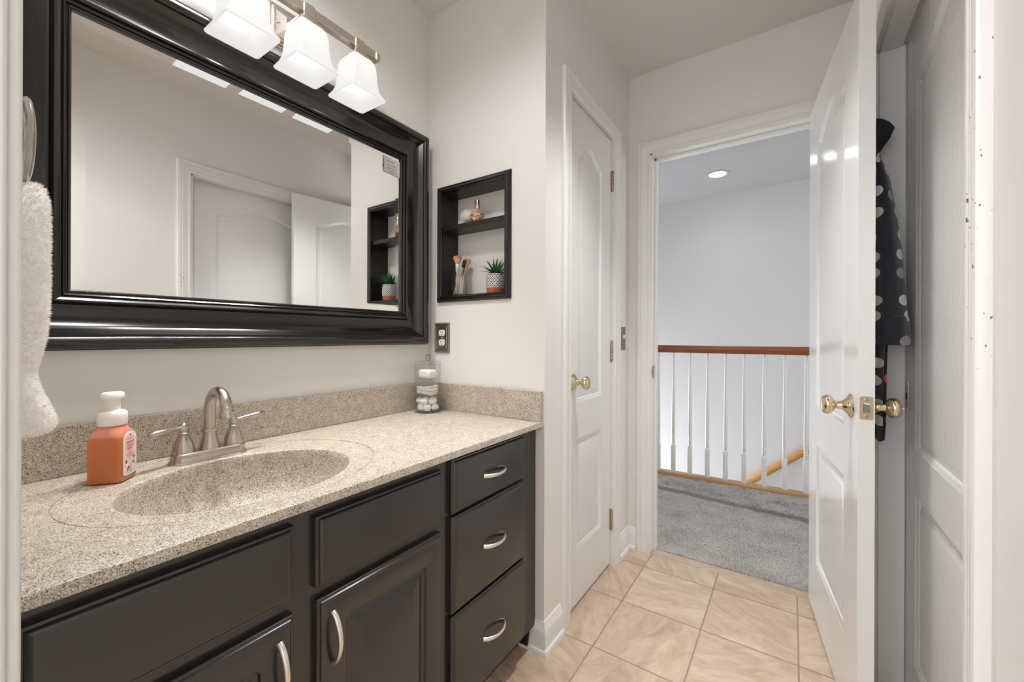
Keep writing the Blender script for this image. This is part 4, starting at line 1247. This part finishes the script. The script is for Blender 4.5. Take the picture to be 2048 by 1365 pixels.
lid = obj('lid', MB().lathe([(0.046, 0.0005), (0.0505, 0.001), (0.0512, 0.003), (0.0505, 0.010), (0.048, 0.0125), (0.010, 0.0145)], (kx, ky, zt), n=48), M['acrylic'], li, smooth=50)
mg = clear_mat('solid_glass_ball', (0.8, 0.8, 0.79), 3.0)
obj('lid_knob', MB().lathe([(0.005, 0.0145), (0.0045, 0.017), (0.008, 0.0185), (0.0115, 0.023), (0.0125, 0.0285), (0.011, 0.034), (0.006, 0.039), (0.001, 0.040)], (kx, ky, zt), n=28), mg, lid, smooth=60)
# contents
z = tiers[2][0] + 0.0072
mb = MB().loops([sq(kx - .001, ky, z + h, a, b, 0.009, 7) for h, a, b in ((0.0, 0.0255, 0.0200), (0.003, 0.0290, 0.0225), (0.014, 0.0300, 0.0232), (0.0165, 0.0292, 0.0226), (0.0190, 0.0300, 0.0232), (0.029, 0.0285, 0.0222), (0.032, 0.0240, 0.0190))])
sbx = obj('soap_bar', mb, M['soapwhite'], smooth=60, loc=(kx, ky, z))
tag(sbx, 'white soap bar lying in the top clear canister', 'soap')
rnd = random.Random(21)
zb = tiers[0][0] + 0.0072
k = 0
spots = [(-0.026, -0.010, 0), (-0.004, -0.029, 0), (0.020, -0.022, 0), (0.029, 0.008, 0), (0.004, 0.026, 0), (-0.020, 0.020, 0), (0.002, -0.001, 0), (-0.022, -0.020, 1), (0.008, -0.027, 1), (0.026, 0.0, 1), (0.006, 0.022, 1), (-0.024, 0.012, 1)]
for dx, dy, lv in spots:
    r = 0.0155
    cz = zb + r * 0.82 + lv * 0.0235
    mb = MB(); m_ = 14; LL = []
    ph1, ph2 = rnd.uniform(0, 6), rnd.uniform(0, 6)
    for i in range(1, m_):
        la = PI * i / m_; row = []
        for q in range(22):
            lo_ = 2 * PI * q / 22
            rr = r * (1 + 0.07 * math.sin(3 * lo_ + ph1) * math.sin(la) + 0.06 * math.sin(4 * la + ph2))
            row.append((kx + dx * .98 + rr * math.sin(la) * math.cos(lo_), ky + dy * .98 + rr * math.sin(la) * math.sin(lo_), cz - 0.80 * rr * math.cos(la)))
        LL.append(row)
    mb.loops(LL)
    o = obj('cotton_ball', mb, M['cotton'], smooth=90, loc=(kx + dx, ky + dy, cz - r * .8))
    tag(o, 'white cotton ball piled in the bottom clear canister', 'cotton ball', 'cotton balls in the bottom canister')
zs = tiers[1][0] + 0.0078
sw0 = None
for k in range(34):
    lv = k // 7; a = 0.35 + rnd.uniform(-0.35, 0.35)
    off = (k % 7 - 3) * 0.0098 + rnd.uniform(-.002, .002)
    ln = min(0.037, math.sqrt(max(0.0001, 0.0440 ** 2 - off ** 2)) - 0.002)
    if ln < 0.018: continue
    L_loc = (kx - off * math.sin(a), ky + off * math.cos(a), zs + 0.0030 + lv * 0.0058)
    if sw0 is None:
        sw0 = thing('cotton_swab', 'white cotton swab piled in the middle clear canister', 'cotton swab', L_loc, a, 'cotton swabs in the middle canister', local=True)
        obj('stick', MB().tube([(-0.031, 0, 0), (0.031, 0, 0)], 0.0011, 8), M['whiteplastic'], sw0)
        for s in (-1, 1):
            obj('cotton_tip', MB().tube([(s * (0.0225 + q * 0.0145), 0, 0) for q in (0, .15, .4, .7, .9, 1)], [0.0012, 0.0022, 0.0027, 0.0028, 0.0021, 0.0008], 12), M['cotton'], sw0)
        t_ = sw0
    else:
        t_ = copy_tree(sw0)
    t_.location = L_loc; sc_ = ln / 0.037
    t_.rotation_euler = (0, rnd.uniform(-0.16, 0.16) - 0.10 * (lv > 2), a); t_.scale = (sc_, 1, 1)

# ------------------------------------------------------------------ hand towel on its ring, left wall end
tr = thing('towel_ring', 'satin nickel towel ring on the side wall at the left edge', 'towel ring', (0.385, -1.199, 1.36))
mb = MB().lathe([(0.024, 0.0), (0.024, 0.005), (0.018, 0.009), (0.009, 0.012), (0.008, 0.026), (0.011, 0.030), (0.011, 0.036)], (0.385, -1.199, 1.413), (0, 1, 0), 28)
obj('post', mb, M['nickel'], tr, smooth=40)
L = []
for k in range(49):
    a = 2 * PI * k / 48
    row = []
    for rr, dy in ((0.036, -0.001), (0.038, 0.003), (0.050, 0.0055), (0.060, 0.003), (0.062, 0.0), (0.060, -0.003), (0.050, -0.0045), (0.038, -0.003)):
        row.append((0.385 + rr * math.cos(a), -1.151 + dy, 1.358 + rr * math.sin(a)))
    L.append(row)
obj('ring', MB().loops(L, True, False, False), M['nickel'], tr, smooth=60)


def towel():
    rnd = random.Random(9)
    mb = MB()
    zs_ = [(1.303, 0.018, 0.024, -1.151), (1.298, 0.034, 0.034, -1.153), (1.285, 0.048, 0.042, -1.154), (1.26, 0.060, 0.048, -1.1555), (1.22, 0.068, 0.0515, -1.1575), (1.17, 0.072, 0.053, -1.1585), (1.12, 0.074, 0.052, -1.1590), (1.085, 0.075, 0.048, -1.160), (1.062, 0.076, 0.043, -1.1625), (1.045, 0.076, 0.039, -1.1645), (1.03, 0.077, 0.041, -1.1640), (1.01, 0.078, 0.047, -1.1615), (0.99, 0.079, 0.055, -1.1575), (0.972, 0.079, 0.060, -1.155), (0.964, 0.078, 0.056, -1.156), (0.960, 0.068, 0.040, -1.160)]
    L = []; n = 48
    for z, hw, th, yc in zs_:
        row = []
        for k in range(n):
            a = 2 * PI * k / n
            ca, sa = math.cos(a), math.sin(a)
            ex = math.copysign(abs(ca) ** 0.45, ca) * hw
            ey = math.copysign(abs(sa) ** 0.6, sa) * th * 0.5
            ey += 0.002 * math.sin(ex * 55 + 0.5) * (1 if sa > 0 else 0)
            row.append((0.375 + ex, max(-1.1975, yc + ey), z))
        L.append(row)
    mb.loops(L)
    base_f = list(mb.f); base_v = list(mb.v)
    for f in base_f:
        if len(f) > 4: continue
        p = [Vector(base_v[i]) for i in f]
        nrm = (p[1] - p[0]).cross(p[3] - p[0])
        if nrm.length < 1e-9: continue
        nrm.normalize()
        c_ = sum(p, Vector()) / 4
        if (c_ - Vector((0.375, -1.158, c_.z))).dot(nrm) < 0: nrm = -nrm
        ar = (p[1] - p[0]).length * (p[3] - p[0]).length
        for _ in range(max(3, int(ar / 4.5e-6))):
            u, v = rnd.random(), rnd.random()
            q = p[0].lerp(p[1], u).lerp(p[3].lerp(p[2], u), v)
            t = nrm.orthogonal().normalized(); b_ = nrm.cross(t)
            an = rnd.uniform(0, 6.28)
            w = (t * math.cos(an) + b_ * math.sin(an)) * 0.0008
            w2 = nrm.cross(w)
            tip = q + nrm * rnd.uniform(0.002, 0.0052) + t * rnd.uniform(-.002, .002) + b_ * rnd.uniform(-.002, .002) + Vector((0, 0, -0.0008))
            q = q - nrm * 0.001
            mb.add([q + w, q - w * .5 + w2 * .8, q - w * .5 - w2 * .8, tip], [(0, 1, 3), (1, 2, 3), (2, 0, 3)])
    return mb
to = obj('hand_towel', towel(), M['towel'], smooth=60, loc=(0.375, -1.158, 0.960))
tag(to, 'fluffy white hand towel hanging from the towel ring at the left', 'towel')

# ------------------------------------------------------------------ robe behind the open door
rb = thing('bathrobe', 'navy polka dot fleece robe hanging behind the open white door', 'robe', (1.46, 0.36, 0.80))
def loft(sec, n=36, rip=0.0, seed=0, f=7):
    L = []
    for i, (c_, rx, ry) in enumerate(sec):
        row = []
        for k in range(n):
            a = 2 * PI * k / n
            m_ = 1 + rip * math.sin(f * a + 0.35 * i + seed)
            row.append((c_[0] + rx * m_ * math.cos(a), c_[1] + ry * m_ * math.sin(a), c_[2]))
        L.append(row)
    return MB().loops(L)
body = [((1.452, 0.42, 1.715), 0.010, 0.03), ((1.454, 0.42, 1.70), 0.016, 0.05), ((1.456, 0.42, 1.62), 0.020, 0.09), ((1.458, 0.42, 1.50), 0.022, 0.12), ((1.459, 0.42, 1.30), 0.024, 0.13), ((1.460, 0.42, 1.10), 0.0245, 0.135), ((1.458, 0.42, 0.98), 0.0235, 0.13), ((1.457, 0.415, 0.85), 0.0215, 0.13), ((1.456, 0.41, 0.805), 0.019, 0.125), ((1.456, 0.41, 0.80), 0.012, 0.11)]
# keep the robe clear of the door back: follow its slant
def slant(mb):
    mb.v = [(x + max(0.0, (0.42 - y)) * 0.1204 * 1.0 - max(0.0, (y - 0.42)) * 0.1204, y, z) for x, y, z in mb.v]
    return mb
obj('robe_body', slant(loft(body, 48, 0.10, 1.0, 9)), M['robe'], rb, smooth=80)
sl = [((1.462, 0.36, 1.640), 0.010, 0.02), ((1.466, 0.355, 1.61), 0.016, 0.032), ((1.474, 0.345, 1.55), 0.022, 0.042), ((1.481, 0.335, 1.45), 0.0275, 0.050), ((1.487, 0.33, 1.35), 0.031, 0.055), ((1.491, 0.325, 1.25), 0.0335, 0.058), ((1.4945, 0.322, 1.165), 0.0350, 0.060), ((1.4955, 0.322, 1.150), 0.0345, 0.060)]
obj('sleeve', loft(sl, 40, 0.05, 0.4, 4), M['robe'], rb, smooth=80)
cf = [((1.4955, 0.322, 1.152), 0.0330, 0.058), ((1.4955, 0.322, 1.150), 0.0385, 0.064), ((1.4965, 0.322, 1.12), 0.0400, 0.066), ((1.4975, 0.322, 1.085), 0.0415, 0.067), ((1.498, 0.322, 1.072), 0.0405, 0.066), ((1.498, 0.322, 1.074), 0.030, 0.055)]
obj('cuff', loft(cf, 40, 0.04, 0.4, 4), M['robe'], rb, smooth=50)
hood = [((1.454, 0.40, 1.735), 0.006, 0.02), ((1.460, 0.385, 1.73), 0.022, 0.045), ((1.468, 0.372, 1.715), 0.031, 0.058), ((1.4725, 0.366, 1.695), 0.0355, 0.062), ((1.468, 0.368, 1.670), 0.031, 0.056), ((1.461, 0.372, 1.645), 0.022, 0.045), ((1.457, 0.378, 1.62), 0.014, 0.035)]
obj('hood', loft(hood, 36, 0.06, 2.0, 5), mat('plain_navy_fleece', (0.012, 0.010, 0.019), 0.75, nscale=260, nstr=0.4, ndist=0.002), rb, smooth=80)
hk = thing('robe_hook', 'metal hook on the back of the open white door behind the robe', 'hook', (1.42, 0.42, 1.74))
obj('hook_arm', MB().tube([(1.412, 0.42, 1.765), (1.430, 0.42, 1.762), (1.446, 0.42, 1.752), (1.455, 0.42, 1.738), (1.462, 0.42, 1.742), (1.464, 0.42, 1.752)], [0.006, 0.0045, 0.0042, 0.004, 0.004, 0.005], 10), M['steel'], hk)

# ------------------------------------------------------------------ hall: banister, stair rail, downlight
bn = thing('banister', 'landing banister with dark oak handrail and white turned balusters in the hall', 'banister', (0.379, 2.172, 0.0), math.atan2(0.05, 0.985), local=True)
mb = MB(); prof = [(-0.027, 0.976), (-0.024, 0.972), (0.024, 0.972), (0.027, 0.976), (0.0285, 0.985), (0.0245, 0.990), (0.0285, 0.998), (0.030, 1.008), (0.026, 1.020), (0.015, 1.027), (0, 1.029), (-0.015, 1.027), (-0.026, 1.020), (-0.030, 1.008), (-0.0285, 0.998), (-0.0245, 0.990), (-0.0285, 0.985)]
mb.loops([[(x, a, b) for a, b in prof] for x in (-1.9, 2.8)])
obj('handrail', mb, M['oak'], bn, smooth=40)
obj('shoe_rail', MB().loops([[(x, a, b) for a, b in ((-0.032, 0.0), (0.032, 0.0), (0.032, 0.022), (0.028, 0.030), (-0.028, 0.030), (-0.032, 0.022))] for x in (-1.9, 2.8)]), M['oaklight'], bn)
proto = None
xs = [0.0, 0.113, 0.2345, 0.357, 0.480, 0.600, 0.725, 0.848, 0.970]
for x in [-0.49, -0.37, -0.245, -0.122] + xs + [1.09, 1.213, 1.335, 1.458]:
    if proto is None:
        mb = MB()
        def s4(z, h, r=None): return sq(0, 0, z, h, h, r or 0.002, 4)
        mb.loops([s4(0.028, 0.0158), s4(0.236, 0.0158), s4(0.246, 0.0135, 0.008)])
        mb.lathe([(0.0135, 0.245), (0.0100, 0.250), (0.0125, 0.256), (0.0130, 0.280), (0.0142, 0.284), (0.0142, 0.288), (0.0110, 0.292), (0.0130, 0.297), (0.0130, 0.308), (0.0112, 0.312), (0.0128, 0.318), (0.0140, 0.340), (0.0135, 0.45), (0.0115, 0.65), (0.0090, 0.85), (0.0075, 0.974)], n=20)
        proto = obj('baluster', mb, M['trim'], bn, smooth=40)
        b_ = proto
    else:
        b_ = proto.copy(); C.objects.link(b_); b_.parent = bn
    b_.location = (x, 0, 0)
sr = thing('stair_handrail', 'golden oak stair handrail sloping down the far hall wall', 'handrail', (1.2, 3.0, 0.0))
p0 = Vector((0.10, 3.005, -0.905)); p1 = Vector((2.5, 3.005, 1.09))
mb = MB(); L = []
for p in (p0, p1):
    L.append([(p.x - 0.031 * math.sin(a) * 0.64, p.y + 0.024 * math.cos(a), p.z + 0.031 * math.sin(a) * 0.77) for a in [2 * PI * k / 20 for k in range(20)]])
mb.loops(L)
obj('rail', mb, M['oaklight'], sr)
for t in (0.15, 0.62, 0.9):
    p = p0.lerp(p1, t)
    obj('bracket', MB().tube([(p.x, 3.06, p.z - 0.07), (p.x, 3.03, p.z - 0.07), (p.x, 3.008, p.z - 0.05), (p.x, 3.005, p.z - 0.025)], 0.006, 8), M['brassdull'], sr)
dl = thing('downlight', 'round recessed ceiling downlight glowing in the hall ceiling', 'ceiling light', (0.755, 2.515, HC))
mb = MB().lathe([(0.092, 0.0), (0.092, -0.004), (0.086, -0.007), (0.066, -0.004), (0.062, -0.001)], (0.755, 2.515, HC), n=40, cap0=False, cap1=False)
obj('trim_ring', mb, M['hallceil'], dl, smooth=40)
obj('lens', MB().lathe([(0.064, -0.001), (0.062, -0.0035), (0.02, -0.0045)], (0.755, 2.515, HC), n=36), M['downlight'], dl)
light('downlight_beam', 'SPOT', (0.755, 2.515, HC - 0.012), 3.0, (1.0, 0.95, 0.93), 0.05, spot_size=2.5, spot_blend=0.9)

# ------------------------------------------------------------------ tidy helper properties
for o in S.objects:
    if '_w' in o: del o['_w']
